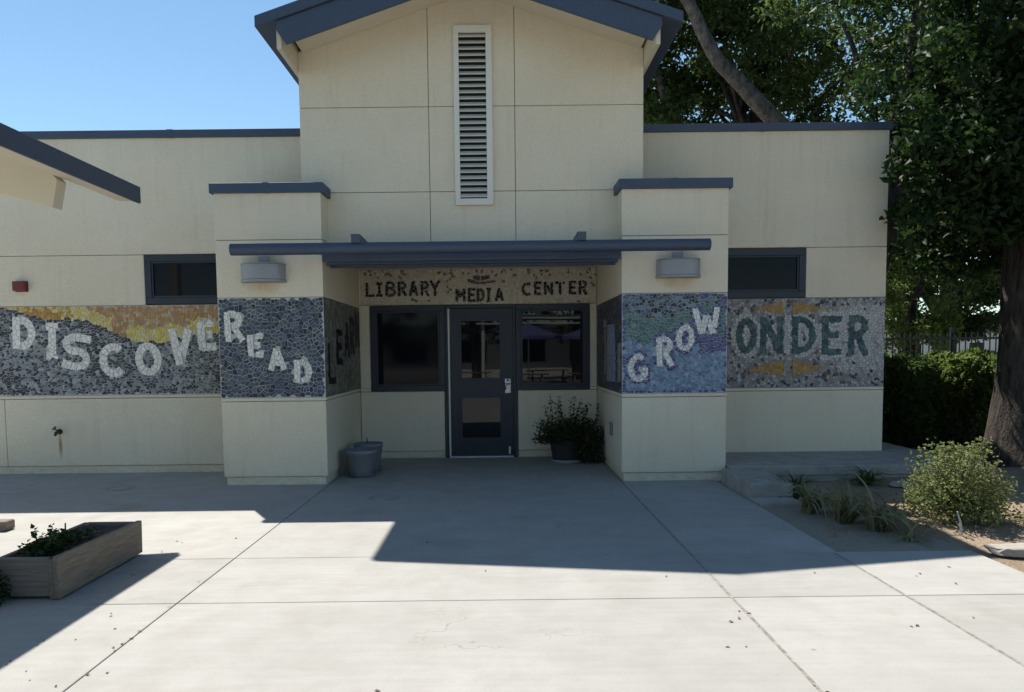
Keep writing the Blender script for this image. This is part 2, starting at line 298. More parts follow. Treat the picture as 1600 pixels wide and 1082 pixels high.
# tan sealant squeezed along two of the joints
for jx, nm in ((1.405, 1), (2.465, 2)):
    m_ = MB(); N_ = 90; rr = random.Random(nm); vs_ = []
    for k in range(N_ + 1):
        y = 0.7 + ((8.5 if nm == 1 else 5.44) - 0.7) * k / N_; c_ = jx + 0.006 * mnoise.noise((y * 3, nm, 0)); w_ = 0.009 + 0.005 * mnoise.noise((y * 5, nm, 4)) + 0.004 * rr.random(); w_ = max(0.003, w_)
        vs_ += [(c_ - w_, y, 0.0012), (c_ + w_ * 0.8, y, 0.0012)]
    m_.poly(vs_, [(2 * k, 2 * k + 1, 2 * k + 3, 2 * k + 2) for k in range(N_)]); m_.build('joint_sealant', 'sealant', pave)
# soil bed
def soil_bed():
    nx, ny = 150, 130; x0, x1, y0, y1 = 2.505, 16.0, -6.0, 14.0
    xs = np.concatenate([np.linspace(x0, 6.0, 90), np.linspace(6.1, x1, 60)]); ys = np.concatenate([np.linspace(y0, 3.0, 25), np.linspace(3.1, 9.0, 85), np.linspace(9.1, y1, 20)])
    vs = []
    for y in ys:
        for x in xs:
            d = 0.055 * mnoise.noise((x * 0.7, y * 0.7, 3)) + 0.03 * mnoise.noise((x * 2.7, y * 2.7, 9)) + 0.014 * mnoise.noise((x * 8, y * 8, 1)) + 0.008 * mnoise.noise((x * 19, y * 19, 5))
            edge = min(1.0, max(0, (x - 2.5) / 0.8))
            if y < 5.48: edge = min(1.0, max(0, (x - 3.5) / 0.8))
            elif x < 3.6: edge = min(edge, max(0, (y - 5.48) / 0.8))
            z = -0.028 + d * (0.3 + 0.7 * edge) + 0.06 * edge * min(1, max(0, (y - 5) / 4))
            if y < 5.485 and x < 3.5: z = -0.08
            vs.append((x, y, z))
    fs = [(j * nx + i, j * nx + i + 1, (j + 1) * nx + i + 1, (j + 1) * nx + i) for j in range(ny - 1) for i in range(nx - 1)]
    o = MB().poly(vs, fs).build('soil_bed', 'soil', smooth=True); tag(o, kind='structure')
soil_bed()
# raised walkway and its step beside the right wing
wk = box('walkway', 'concrete_old', None, 2.64, 5.42, 8.47, 9.64, -0.05, 0.075); tag(wk, kind='structure')
box('concrete_slab', 'concrete_old', wk, 2.63, 5.45, 8.45, 9.645, 0.07, 0.185, bevel=0.012)
box('concrete_slab', 'concrete_old', wk, 4.95, 5.45, 9.652, 13.0, 0.02, 0.18, bevel=0.012)
box('step_slab', 'concrete_old', wk, 2.52, 2.95, 7.45, 8.445, -0.04, 0.165, bevel=0.014)
box('step_slab', 'concrete_old', wk, 2.515, 2.93, 7.12, 7.445, -0.05, 0.03, bevel=0.014)

# ------------------------------------------------------------------ the building
B = empty('library_building', (-0.28, 9.65, 0)); tag(B, 'cream stucco school library with slate blue roof trim and recessed entrance', 'building')
GAP = 0.006
ZB, ZL0, ZL1, ZM1, ZJ = 0.095, 0.972, 1.018, 2.160, 2.800
def part(name, mat, *b, bevel=0.006, parent=B): return box(name, mat, parent, *b, bevel=bevel)
# dark cores behind the grooves
part('wall_core', 'groove', -7.17, -2.30, 9.70, 17.0, 0.0, 4.22, bevel=0)
part('wall_core', 'groove', 1.73, 4.93, 9.70, 17.0, 0.0, 4.22, bevel=0)
part('wall_core', 'groove', -2.26, 1.69, 8.985, 9.60, 2.72, 4.70, bevel=0)
part('wall_core', 'groove', -2.25, 1.68, 10.82, 17.0, 0.0, 4.70, bevel=0)
def wing(x0, x1, wx0, wx1, vj):
    """stucco courses of one wing; wx0..wx1 is its high window"""
    y0, y1 = 9.65, 9.78
    part('stucco_panel', 'stucco', x0, x1, y0, y1, ZJ + GAP / 2, 4.26)
    segs = [(x0, wx0 - 0.003), (wx1 + 0.003, x1)]
    for a, b in segs:
        if b - a > 0.05: part('stucco_panel', 'stucco', a, b, y0, y1, ZM1 + 0.004, ZJ - GAP / 2)
    part('stucco_band', 'stucco', x0, x1, y0 - 0.004, y1, ZL0 + GAP, ZL1 - 0.002)
    cuts = [x0] + vj + [x1]
    for a, b in zip(cuts[:-1], cuts[1:]): part('stucco_panel', 'stucco', a + (GAP / 2 if a != x0 else 0), b - (GAP / 2 if b != x1 else 0), y0, y1, ZB + GAP, ZL0)
    part('wall_base', 'stucco', x0, x1 - (0.025 if x1 > 4 else 0), y0 + 0.022, y1, -0.02, ZB)
    cp = part('parapet_cap', 'blue_metal', x0 - 0.03, x1 + 0.03, y0 - 0.035, 17.0, 4.25, 4.345)
wing(-7.2, -2.27, -4.505, -3.19, [-6.385])
wing(1.70, 4.96, 2.60, 3.932, [])
# side wall of the right wing
part('stucco_panel', 'stucco', 4.85, 4.957, 9.785, 17.0, ZB, 4.248); part('stucco_panel', 'stucco', -7.197, -7.09, 9.785, 17.0, ZB, 4.248)
# high windows of the wings
def window(x0, x1, z0, z1, y, fw_=0.085, mat='tinted_glass'):
    w = MB(); d0, d1 = y, y + 0.07
    w.box(x0, x1, d0, d1, z1 - fw_, z1).box(x0, x1, d0, d1, z0, z0 + fw_).box(x0, x0 + fw_, d0, d1, z0 + fw_, z1 - fw_).box(x1 - fw_, x1, d0, d1, z0 + fw_, z1 - fw_)
    wo = w.build('window', 'frame_blue', B, bevel=0.005)
    bd = MB(); k = fw_; q = 0.022
    bd.box(x0 + k, x1 - k, d0 + 0.014, d1, z1 - k - q, z1 - k - 0.001).box(x0 + k, x1 - k, d0 + 0.014, d1, z0 + k + 0.001, z0 + k + q).box(x0 + k + 0.001, x0 + k + q, d0 + 0.014, d1, z0 + k + q, z1 - k - q).box(x1 - k - q, x1 - k - 0.001, d0 + 0.014, d1, z0 + k + q, z1 - k - q)
    bd.build('glazing_bead', 'frame_blue', wo)
    box('pane', mat, wo, x0 + k + q, x1 - k - q, d0 + 0.035, d0 + 0.045, z0 + k + q, z1 - k - q)
    return wo
window(-4.503, -3.202, 2.172, ZJ - 0.003, 9.635)
window(2.625, 3.930, 2.165, ZJ - 0.012, 9.635)
# pillars
def pillar(x0, x1):
    P = empty('entrance_pillar', ((x0 + x1) / 2 + 0.28, 8.6 - 9.65, 0), B)
    y0, y1 = 8.6, 10.80; i = 0.040
    pb = lambda n, a, b, c, d, e, f, bv=0.006, m='stucco': box(n, m, P, a, b, c, d, e, f, bv)
    pb('pillar_core', x0 + i, x1 - i, y0 + i, y1 - 0.05, 0.0, 3.3, 0, 'groove')
    pb('wall_base', x0 + 0.028, x1 - 0.028, y0 + 0.028, y1, -0.02, ZB)
    pb('stucco_panel', x0 + 0.004, x1 - 0.004, y0 + 0.004, y1, ZB + GAP, ZL0)
    pb('stucco_band', x0, x1, y0, y1, ZL0 + GAP, ZL1 - 0.002)
    pb('stucco_panel', x0, x1, y0, y1 - 0.001, ZM1 + 0.004, 2.808)
    pb('stucco_panel', x0, x1, y0, 9.9, 2.808 + GAP, 3.345)
    pb('pillar_cap', x0 - 0.038, x1 + 0.038, y0 - 0.038, 9.9, 3.33, 3.44, 0.006, 'blue_metal')
    return P
pillar(-3.20, -1.99); pillar(1.41, 2.62)
# gable wall, nine stucco panels
RX, RH, RZ, SL = -0.275, 2.275, 5.854, 1 / 3.0         # ridge x, half width, ridge top, slope
def ztop(x): return RZ - abs(x - RX) * SL
def zsof(x): return ztop(x) - 0.20
cx = [-2.29, -0.785, 0.22, 1.72]; rz = [2.70, 3.40, 4.375]
for i in range(3):
    a = cx[i] + (GAP / 2 if i else 0); b = cx[i + 1] - (GAP / 2 if i < 2 else 0)
    for k in range(2): part('stucco_panel', 'stucco', a, b, 8.95, 9.06, rz[k] + (GAP / 2 if k else 0), rz[k + 1] - GAP / 2)
    pts = [(a, rz[2] + GAP / 2), (b, rz[2] + GAP / 2), (b, zsof(b) + 0.03)]
    if a < RX < b: pts.append((RX, zsof(RX) + 0.03))
    pts.append((a, zsof(a) + 0.03))
    MB().prismY(pts, 8.95, 9.06).build('stucco_panel', 'stucco', B, 0.006)
MB().prismY([(-2.25, 4.4), (1.68, 4.4), (1.68, zsof(1.68)), (RX, zsof(RX)), (-2.25, zsof(-2.25))], 8.99, 17.0).build('wall_core', 'groove', B)
part('stucco_panel', 'stucco', -2.288, -2.20, 9.062, 17.0, 4.30, 4.86); part('stucco_panel', 'stucco', 1.63, 1.718, 9.062, 17.0, 4.30, 4.86)
part('entrance_soffit', 'soffit_paint', -1.985, 1.405, 9.065, 10.86, 2.705, 2.78)
# roof
roof = MB()
tipL, tipR = RX - RH, RX + RH
for s_, xt in ((-1, tipL), (1, tipR)):
    p = [(xt, ztop(xt) - 0.115), (RX, RZ - 0.115), (RX, RZ), (xt, ztop(xt))] if s_ < 0 else [(RX, RZ - 0.115), (xt, ztop(xt) - 0.115), (xt, ztop(xt)), (RX, RZ)]
    roof.prismY(p, 8.20, 17.3)
roof = roof.build('roof', 'blue_metal', B, 0.006)
fa = MB(); so = MB(); ev = MB()
for s_, xe in ((-1, -2.335), (1, 1.785)):
    xb = xe - s_ * 0.10
    p = [(xb, ztop(xb) - 0.385), (RX, RZ - 0.385), (RX, RZ - 0.117), (xe, ztop(xe) - 0.117), (xe, ztop(xe) - 0.20)]
    if s_ > 0: p = [(xb, ztop(xb) - 0.385), (xe, ztop(xe) - 0.20), (xe, ztop(xe) - 0.117), (RX, RZ - 0.117), (RX, RZ - 0.385)]
    fa.prismY(p, 8.235, 8.275)
    q = [(xb, zsof(xb)), (RX, RZ - 0.20), (RX, RZ - 0.168), (xb, zsof(xb) + 0.032)]
    if s_ > 0: q = [(RX, RZ - 0.20), (xb, zsof(xb)), (xb, zsof(xb) + 0.032), (RX, RZ - 0.168)]
    so.prismY(q, 8.277, 8.948)
    # boxed eave running back along the side
    wx = -2.292 if s_ < 0 else 1.722
    xa, xz = sorted((wx, wx + s_ * 0.05)); ev.box(xa, xz, 8.28, 17.0, ztop(wx) - 0.40, ztop(wx) - 0.12)
fa.build('fascia_board', 'blue_metal', roof, 0.005); so.build('soffit', 'soffit_paint', roof); ev.build('soffit', 'soffit_paint', roof)
# standing seams on the roof
for s_ in (-1, 1):
    for k in range(6):
        y = 8.9 + k * 1.4; a, b = RX + s_ * 0.05, RX + s_ * (RH - 0.05)
        pa = [(a, ztop(a) - 0.01), (b, ztop(b) - 0.01), (b, ztop(b) + 0.03), (a, ztop(a) + 0.03)]
        if s_ < 0: pa = [(b, ztop(b) - 0.01), (a, ztop(a) - 0.01), (a, ztop(a) + 0.03), (b, ztop(b) + 0.03)]
        MB().prismY(pa, y, y + 0.03).build('roof_seam', 'blue_metal', roof)
# lapped joints in the metal caps
for x in (-6.9, -4.1, 3.35): box('cap_seam', 'blue_metal', B, x - 0.04, x + 0.04, 9.6135, 9.66, 4.247, 4.3475)
for x in (-2.6, 2.0): box('cap_seam', 'blue_metal', B, x - 0.035, x + 0.035, 8.5605, 8.60, 3.328, 3.4425)
# louvred vent
lv = empty('louvre_vent', (0.02, 8.95 - 9.65, 3.23), B)
x0, x1, z0, z1 = -0.485, -0.040, 3.235, 5.275; ox0, ox1, oz0, oz1 = -0.425, -0.112, 3.310, 5.195
MB().box(x0, x1, 8.905, 8.949, oz1, z1).box(x0, x1, 8.905, 8.949, z0, oz0).box(x0, ox0, 8.905, 8.949, oz0, oz1).box(ox1, x1, 8.905, 8.949, oz0, oz1).build('vent_frame', 'white_trim', lv, 0.004)
box('vent_shade', 'black_void', lv, ox0, ox1, 8.944, 8.9485, oz0, oz1)  # black sheet standing in for the shade behind the slats
NS = 27; pit = (oz1 - oz0) / NS
for k in range(NS):
    z = oz0 + pit * (k + 0.5)
    MB().poly([(ox0 + 0.002, 8.908, z - 0.022), (ox1 - 0.002, 8.908, z - 0.022), (ox1 - 0.002, 8.943, z + 0.012), (ox0 + 0.002, 8.943, z + 0.012),
               (ox0 + 0.002, 8.906, z - 0.008), (ox1 - 0.002, 8.906, z - 0.008), (ox1 - 0.002, 8.943, z + 0.026), (ox0 + 0.002, 8.943, z + 0.026)],
              [(0, 3, 2, 1), (4, 5, 6, 7), (0, 1, 5, 4), (1, 2, 6, 5), (2, 3, 7, 6), (3, 0, 4, 7)]).build('slat', 'slat_paint', lv)
# entrance trellis
tr = empty('entrance_trellis', (0, 8.2 - 9.65, 2.64), B)
MB().tube([(-2.885, 8.2, 2.648), (2.30, 8.2, 2.648)], 0.064, 24).build('pipe_beam', 'blue_metal', tr, 0.006)
for y, z in ((8.46, 2.585), (8.66, 2.575), (8.86, 2.565)):
    box('purlin', 'blue_metal', tr, -1.955, 1.375, y - 0.035, y + 0.035, z - 0.048, z + 0.052, bevel=0.008)
for x in (-1.52, 0.905):
    MB().poly([(x - 0.05, 8.14, 2.70), (x + 0.05, 8.14, 2.70), (x + 0.05, 8.95, 2.70), (x - 0.05, 8.95, 2.70), (x - 0.05, 8.12, 2.79), (x + 0.05, 8.12, 2.79), (x + 0.05, 8.95, 2.77), (x - 0.05, 8.95, 2.77)],
              [(0, 3, 2, 1), (4, 5, 6, 7), (0, 1, 5, 4), (1, 2, 6, 5), (2, 3, 7, 6), (3, 0, 4, 7)]).build('bracket_arm', 'blue_metal', tr, 0.006)
    box('purlin_hanger', 'blue_metal', tr, x - 0.03, x + 0.03, 8.40, 8.92, 2.627, 2.699, bevel=0.004)
# entrance wall
YE = 10.75
for a, b in ((-1.985, -0.785), (0.275, 1.405)):
    part('stucco_panel', 'stucco', a, b, YE, 10.86, ZB + GAP, 0.962)
    part('wall_base', 'stucco', a, b, YE + 0.02, 10.86, -0.02, ZB)
for a, b in ((-1.985, -1.833), (1.305, 1.405)):
    part('stucco_panel', 'stucco', a, b, YE, 10.86, 1.012, 2.192); part('stucco_band', 'stucco', a, b, YE - 0.004, 10.86, 0.962 + GAP, 1.008)
part('stucco_panel', 'stucco', -1.985, 1.405, YE + 0.012, 10.86, 2.196, 2.71)
window(-1.830, -0.760, 0.966, 2.193, YE - 0.02, 0.082, 'tinted_glass'); window(0.247, 1.302, 0.966, 2.190, YE - 0.02, 0.075, 'glass')
# door and its frame
dr = empty('door', (-0.255 + 0.28, YE - 9.65, 0), B)
fr = MB(); fr.box(-0.757, -0.722, YE - 0.03, 10.86, 0.0, 2.19).box(0.207, 0.244, YE - 0.03, 10.86, 0.0, 2.19).box(-0.722, 0.207, YE - 0.03, 10.86, 2.142, 2.19); fr.build('door_frame', 'frame_blue', dr, 0.004)
box('edge_strip', 'white_paint', dr, -0.7215, -0.697, YE - 0.034, YE + 0.05, 0.012, 2.14, 0.003)
d = MB(); dx0, dx1, dy0, dy1 = -0.694, 0.204, YE - 0.012, YE + 0.035; gx0, gx1 = -0.535, 0.020; lv1, lv2, lv3, lv4 = 0.285, 0.868, 1.135, 1.965
d.box(dx0, gx0, dy0, dy1, 0.03, 2.138).box(gx1, dx1, dy0, dy1, 0.03, 2.138)
for a, b in ((0.03, lv1), (lv2, lv3), (lv4, 2.138)): d.box(gx0, gx1, dy0 + 0.0005, dy1 - 0.0005, a, b)
d.build('door_leaf', 'frame_blue', dr)
for a, b in ((lv1, lv2), (lv3, lv4)):
    box('pane', 'glass', dr, gx0, gx1, dy0 + 0.018, dy0 + 0.026, a, b)
    t = 0.016; m_ = MB(); m_.box(gx0 - t, gx1 + t, dy0 - 0.006, dy0 + 0.012, b - 0.004, b + t).box(gx0 - t, gx1 + t, dy0 - 0.006, dy0 + 0.012, a - t, a + 0.004).box(gx0 - t, gx0 + 0.004, dy0 - 0.006, dy0 + 0.012, a + 0.004, b - 0.004).box(gx1 - 0.004, gx1 + t, dy0 - 0.006, dy0 + 0.012, a + 0.004, b - 0.004); m_.build('glazing_bead', 'frame_blue', dr)
h = box('handle_plate', 'aluminium', dr, 0.085, 0.170, dy0 - 0.012, dy0 - 0.001, 0.925, 1.135, 0.006)
MB().tube([(0.150, dy0 - 0.012, 1.06), (0.150, dy0 - 0.06, 1.06), (0.095, dy0 - 0.062, 1.06), (0.092, dy0 - 0.05, 0.98)], 0.011, 10).build('handle', 'aluminium', dr, smooth=True)
MB().tube([(0.128, dy0 - 0.02, 1.11), (0.128, dy0 - 0.011, 1.11)], 0.016, 14).build('lock_cylinder', 'dark_iron', dr)
box('threshold', 'aluminium', dr, -0.72, 0.205, YE - 0.07, YE + 0.05, 0.001, 0.028, 0.006)
box('door_stop', 'aluminium', dr, 0.13, 0.165, dy0 - 0.035, dy0 - 0.001, 0.05, 0.16, 0.006)

# ------------------------------------------------------------------ mosaics
def clip(poly, nx, ny, d):
    """keep the side nx*x+ny*y<=d of a convex polygon"""
    out = []; n = len(poly)
    for i in range(n):
        a, b = poly[i], poly[(i + 1) % n]; da, db = nx * a[0] + ny * a[1] - d, nx * b[0] + ny * b[1] - d
        if da <= 0: out.append(a)
        if da * db < 0:
            t = da / (da - db); out.append((a[0] + (b[0] - a[0]) * t, a[1] + (b[1] - a[1]) * t))
    return out
def area(p): return 0.5 * sum(p[i][0] * p[(i + 1) % len(p)][1] - p[(i + 1) % len(p)][0] * p[i][1] for i in range(len(p)))
def inset(poly, g):
    out = poly; n = len(poly)
    for i in range(n):
        a, b = poly[i], poly[(i + 1) % n]; ex, ey = b[0] - a[0], b[1] - a[1]; L = math.hypot(ex, ey)
        if L < 1e-6: continue
        nx, ny = ey / L, -ex / L
        out = clip(out, nx, ny, nx * a[0] + ny * a[1] - g)
        if len(out) < 3: return []
    q = [out[0]]
    for p in out[1:]:
        if math.hypot(p[0] - q[-1][0], p[1] - q[-1][1]) > 0.0015: q.append(p)
    return q if len(q) >= 3 else []
def cells(u0, u1, v0, v1, s, rng, jit=0.95, drop=0.0):
    nu, nv = max(1, round((u1 - u0) / s)), max(1, round((v1 - v0) / s)); su, sv = (u1 - u0) / nu, (v1 - v0) / nv; S = {}
    for i in range(-2, nu + 2):
        for j in range(-2, nv + 2):
            S[i, j] = (u0 + (i + 0.5 + (rng.random() - 0.5) * jit) * su, v0 + (j + 0.5 + (rng.random() - 0.5) * jit) * sv)
    for key in list(S):
        if 0 <= key[0] < nu and 0 <= key[1] < nv and rng.random() < drop: del S[key]
    out = []
    for i in range(nu):
        for j in range(nv):
            if (i, j) not in S: continue
            a = S[i, j]; k = 1.8
            p = [(max(u0, a[0] - k * su), max(v0, a[1] - k * sv)), (min(u1, a[0] + k * su), max(v0, a[1] - k * sv)), (min(u1, a[0] + k * su), min(v1, a[1] + k * sv)), (max(u0, a[0] - k * su), min(v1, a[1] + k * sv))]
            for di in (-2, -1, 0, 1, 2):
                for dj in (-2, -1, 0, 1, 2):
                    if di == 0 and dj == 0: continue
                    b = S.get((i + di, j + dj))
                    if b is None: continue
                    nx, ny = b[0] - a[0], b[1] - a[1]
                    p = clip(p, nx, ny, (b[0] ** 2 + b[1] ** 2 - a[0] ** 2 - a[1] ** 2) / 2)
                    if len(p) < 3: break
                if len(p) < 3: break
            if len(p) >= 3 and area(p) > 1e-6: out.append((a, p))
    return out
# letters as strokes in a unit box
def arc(cx, cy, rx, ry, a0, a1, n): return [(cx + rx * math.cos(R(a0 + (a1 - a0) * i / n)), cy + ry * math.sin(R(a0 + (a1 - a0) * i / n))) for i in range(n + 1)]
t_ = 0.13
LET = {
 'D': [[(t_, 0), (t_, 1)], [(t_, 1 - t_ * .7)] + arc(0.34, 0.5, 0.53, 0.41, 90, -90, 8) + [(t_, t_ * .7)]],
 'I': [[(0.5, 0.1), (0.5, 0.9)], [(0.05, 0.93), (0.95, 0.93)], [(0.05, 0.07), (0.95, 0.07)]],
 'S': [[(0.92, 0.88)] + arc(0.46, 0.70, 0.32, 0.20, 70, 250, 7) + arc(0.48, 0.31, 0.36, 0.22, 75, -110, 7)[0:] + [(0.06, 0.16)]],
 'C': [arc(0.54, 0.5, 0.41, 0.42, 48, 318, 10)],
 'O': [arc(0.5, 0.5, 0.36, 0.40, 0, 360, 14)],
 'V': [[(0.12, 1.0), (0.5, 0.04)], [(0.88, 1.0), (0.5, 0.04)]],
 'E': [[(t_ + 0.02, 0), (t_ + 0.02, 1)], [(0.1, 0.92), (0.97, 0.92)], [(0.1, 0.52), (0.82, 0.52)], [(0.1, 0.08), (0.97, 0.08)]],
 'R': [[(t_, 0), (t_, 1)], [(t_, 0.93)] + arc(0.45, 0.73, 0.34, 0.20, 90, -90, 6) + [(t_, 0.53)], [(0.42, 0.52), (0.88, 0.0)]],
 'A': [[(0.12, 0), (0.5, 0.98)], [(0.88, 0), (0.5, 0.98)], [(0.25, 0.33), (0.75, 0.33)]],
 'B': [[(t_, 0), (t_, 1)], [(t_, 0.93)] + arc(0.48, 0.74, 0.30, 0.19, 90, -90, 5) + [(t_, 0.55)], [(t_, 0.5)] + arc(0.52, 0.28, 0.33, 0.21, 90, -90, 5) + [(t_, 0.07)]],
 'G': [arc(0.50, 0.5, 0.38, 0.42, 55, 335, 11), [(0.85, 0.08), (0.85, 0.52)], [(0.55, 0.47), (0.97, 0.47)]],
 'L': [[(t_, 0), (t_, 1)], [(0.05, 0.08), (0.95, 0.08)]],
 'Y': [[(0.08, 1.0), (0.5, 0.48)], [(0.92, 1.0), (0.5, 0.48)], [(0.5, 0.52), (0.5, 0.0)]],
 'M': [[(0.12, 0), (0.12, 1)], [(0.88, 0), (0.88, 1)], [(0.14, 0.98), (0.5, 0.35)], [(0.86, 0.98), (0.5, 0.35)]],
 'N': [[(0.13, 0), (0.13, 1)], [(0.87, 0), (0.87, 1)], [(0.14, 0.97), (0.86, 0.03)]],
 'T': [[(0.5, 0), (0.5, 0.95)], [(0.03, 0.93), (0.97, 0.93)]],
 'W': [[(0.08, 1.0), (0.28, 0.04)], [(0.28, 0.04), (0.5, 0.72)], [(0.5, 0.72), (0.72, 0.04)], [(0.92, 1.0), (0.72, 0.04)]],
}
def strokes(ch, cu, cv, w, h, th, rot=0.0):
    """convex quads, in panel metres, that make up one letter"""
    out = []; c, s = math.cos(R(rot)), math.sin(R(rot))
    def X(p): 
        x, y = (p[0] - 0.5) * w, (p[1] - 0.5) * h; return (cu + x * c - y * s, cv + x * s + y * c)
    for st in LET[ch]:
        pts = [X(p) for p in st]; n = len(pts); closed = math.hypot(pts[0][0] - pts[-1][0], pts[0][1] - pts[-1][1]) < 1e-6
        L_, R_ = [], []
        for i in range(n):
            a = pts[i - 1] if i else (pts[-2] if closed else pts[0]); b = pts[i + 1] if i < n - 1 else (pts[1] if closed else pts[-1])
            dx, dy = b[0] - a[0], b[1] - a[1]; L = math.hypot(dx, dy) or 1; nx, ny = -dy / L * th / 2, dx / L * th / 2
            L_.append((pts[i][0] + nx, pts[i][1] + ny)); R_.append((pts[i][0] - nx, pts[i][1] - ny))
        for i in range(n - 1):
            q = [R_[i], R_[i + 1], L_[i + 1], L_[i]]
            if area(q) > 1e-6: out.append(q)
    return out
def inpoly(p, q):
    n = len(q)
    return all((q[(i + 1) % n][0] - q[i][0]) * (p[1] - q[i][1]) - (q[(i + 1) % n][1] - q[i][1]) * (p[0] - q[i][0]) >= 0 for i in range(n))
class Panel:
    """a mosaic lying in a vertical plane; plane='y' (u = x) facing -Y, 'x+' facing +X (u = y) or 'x-' facing -X (u = y)"""
    def __init__(s, label, plane, at, u0, u1, v0, v1, grout, seed):
        s.plane, s.at, s.u0, s.u1, s.v0, s.v1 = plane, at, u0, u1, v0, v1; s.rng = random.Random(seed); s.kids = []
        c = s.W((u0 + u1) / 2, v0, 0); s.root = empty('mosaic_panel', c); tag(s.root, label, 'mosaic', 'glazed tile mosaics on the library walls')
        m = MB(); pts = [s.W(u, v, d) for d in (0, -0.022) for u, v in ((u0, v0), (u1, v0), (u1, v1), (u0, v1))]
        f = [(0, 1, 2, 3), (7, 6, 5, 4), (0, 4, 5, 1), (1, 5, 6, 2), (2, 6, 7, 3), (3, 7, 4, 0)]
        if plane == 'x-': f = [x[::-1] for x in f]
        m.poly(pts, f).build('grout_bed', grout, s.root)
    def W(s, u, v, d):
        if s.plane == 'y': return (u, s.at - d, v)
        return (s.at + d, u, v) if s.plane == 'x+' else (s.at - d, u, v)
    def piece(s, mb, cols, poly, col, d0=0.0, th=0.006):
        n = len(poly); a = [s.W(u, v, d0) for u, v in poly]
        tl = [(s.rng.random() - 0.5) * 0.0016 for _ in range(2)]; cu = sum(p[0] for p in poly) / n; cv = sum(p[1] for p in poly) / n
        b = [s.W(u, v, d0 + th + (u - cu) * tl[0] * 30 + (v - cv) * tl[1] * 30) for u, v in poly]
        f = [tuple(range(n, 2 * n))] + [(i, (i + 1) % n, n + (i + 1) % n, n + i) for i in range(n)]
        if s.plane == 'x-': f = [x[::-1] for x in f]
        mb.poly(a + b, f); cols += [col] * (2 * n)
    def finish(s, name, mb, cols, label=None, kind=None):
        if not mb.v: return None
        me = mb.mesh(name); at = me.attributes.new('col', 'FLOAT_COLOR', 'POINT'); at.data.foreach_set('color', np.array([(*c, 1) for c in cols], dtype=np.float32).ravel())
        o = link(name, me, 'tile', s.root)
        if label: o['label'] = label
        if kind: o['kind'] = kind
        return o
    def shape(s, name, quads, size, colf, label=None, grout=0.0035, d0=0.004, th=0.007):
        """broken tile filling a set of convex polygons, joined as one part"""
        us = [p[0] for q in quads for p in q]; vs_ = [p[1] for q in quads for p in q]; mb, cols = MB(), []
        cl = cells(min(us) - 0.01, max(us) + 0.01, min(vs_) - 0.01, max(vs_) + 0.01, size, s.rng)
        done = []
        for q in quads:
            for a, p in cl:
                r = p
                for i in range(len(q)):
                    x, y = q[i], q[(i + 1) % len(q)]; nx, ny = y[1] - x[1], -(y[0] - x[0]); r = clip(r, nx, ny, nx * x[0] + ny * x[1])
                    if len(r) < 3: break
                if len(r) < 3: continue
                r = clip(clip(clip(clip(r, 1, 0, s.u1), -1, 0, -s.u0), 0, 1, s.v1), 0, -1, -s.v0)
                if len(r) < 3 or area(r) < size * size * 0.015: continue
                cc = (sum(k[0] for k in r) / len(r), sum(k[1] for k in r) / len(r))
                if any(inpoly(cc, z) for z in done): continue
                r = inset(r, grout / 2)
                if len(r) >= 3 and area(r) > 2e-5: s.piece(mb, cols, r, colf(s.rng, cc), d0 + s.rng.random() * 0.0006 + 0.0008 * len(done) % 0.002, th)
            done.append(q)
        s.kids += quads
        return s.finish(name, mb, cols, label)
    def field(s, size, colf, grout=0.006, singles=0, gf=lambda p: 1.0):
        """the background tiles; the largest `singles` become parts of their own"""
        got = []
        for a, p in cells(s.u0 + 0.004, s.u1 - 0.004, s.v0 + 0.004, s.v1 - 0.004, size, s.rng, drop=0.13):
            if any(inpoly(a, q) for q in s.kids): continue
            r = inset(p, grout / 2 * (0.6 + 0.9 * s.rng.random()) * gf(a))
            if len(r) >= 3 and area(r) > 4e-5: got.append((area(r), r, colf(s.rng, a)))
        got.sort(key=lambda x: -x[0])
        for _, r, c in got[:singles]:
            mb, cols = MB(), []; s.piece(mb, cols, r, c); s.finish('tile', mb, cols)
        mb, cols = MB(), []
        for _, r, c in got[singles:]: s.piece(mb, cols, r, c)
        s.finish('small_tiles' if singles else 'tiles', mb, cols, kind='stuff')
def pick(rng, cols, v=0.12):
    c = rng.choice(cols); k = 1 + (rng.random() - 0.5) * 2 * v; return tuple(min(1, x * k) for x in c)
def curve(pts, x):
    if x <= pts[0][0]: return pts[0][1]
    for a, b in zip(pts[:-1], pts[1:]):
        if x <= b[0]: return a[1] + (b[1] - a[1]) * (x - a[0]) / (b[0] - a[0])
    return pts[-1][1]
WHITE = [(0.80, 0.785, 0.73), (0.84, 0.825, 0.78), (0.77, 0.75, 0.69)]
white = lambda rng, p: pick(rng, WHITE, 0.06)
def letters(P, items, th, size, colf, word, rots=None, **kw):
    for i, (ch, u, v, w, h) in enumerate(items):
        P.shape('letter', strokes(ch, u, v, w, h, th, rots[i] if rots else 0), size, colf, '%s tile letter %s of %s' % (kw.get('cname', 'white'), ch, word), kw.get('grout', 0.0045))
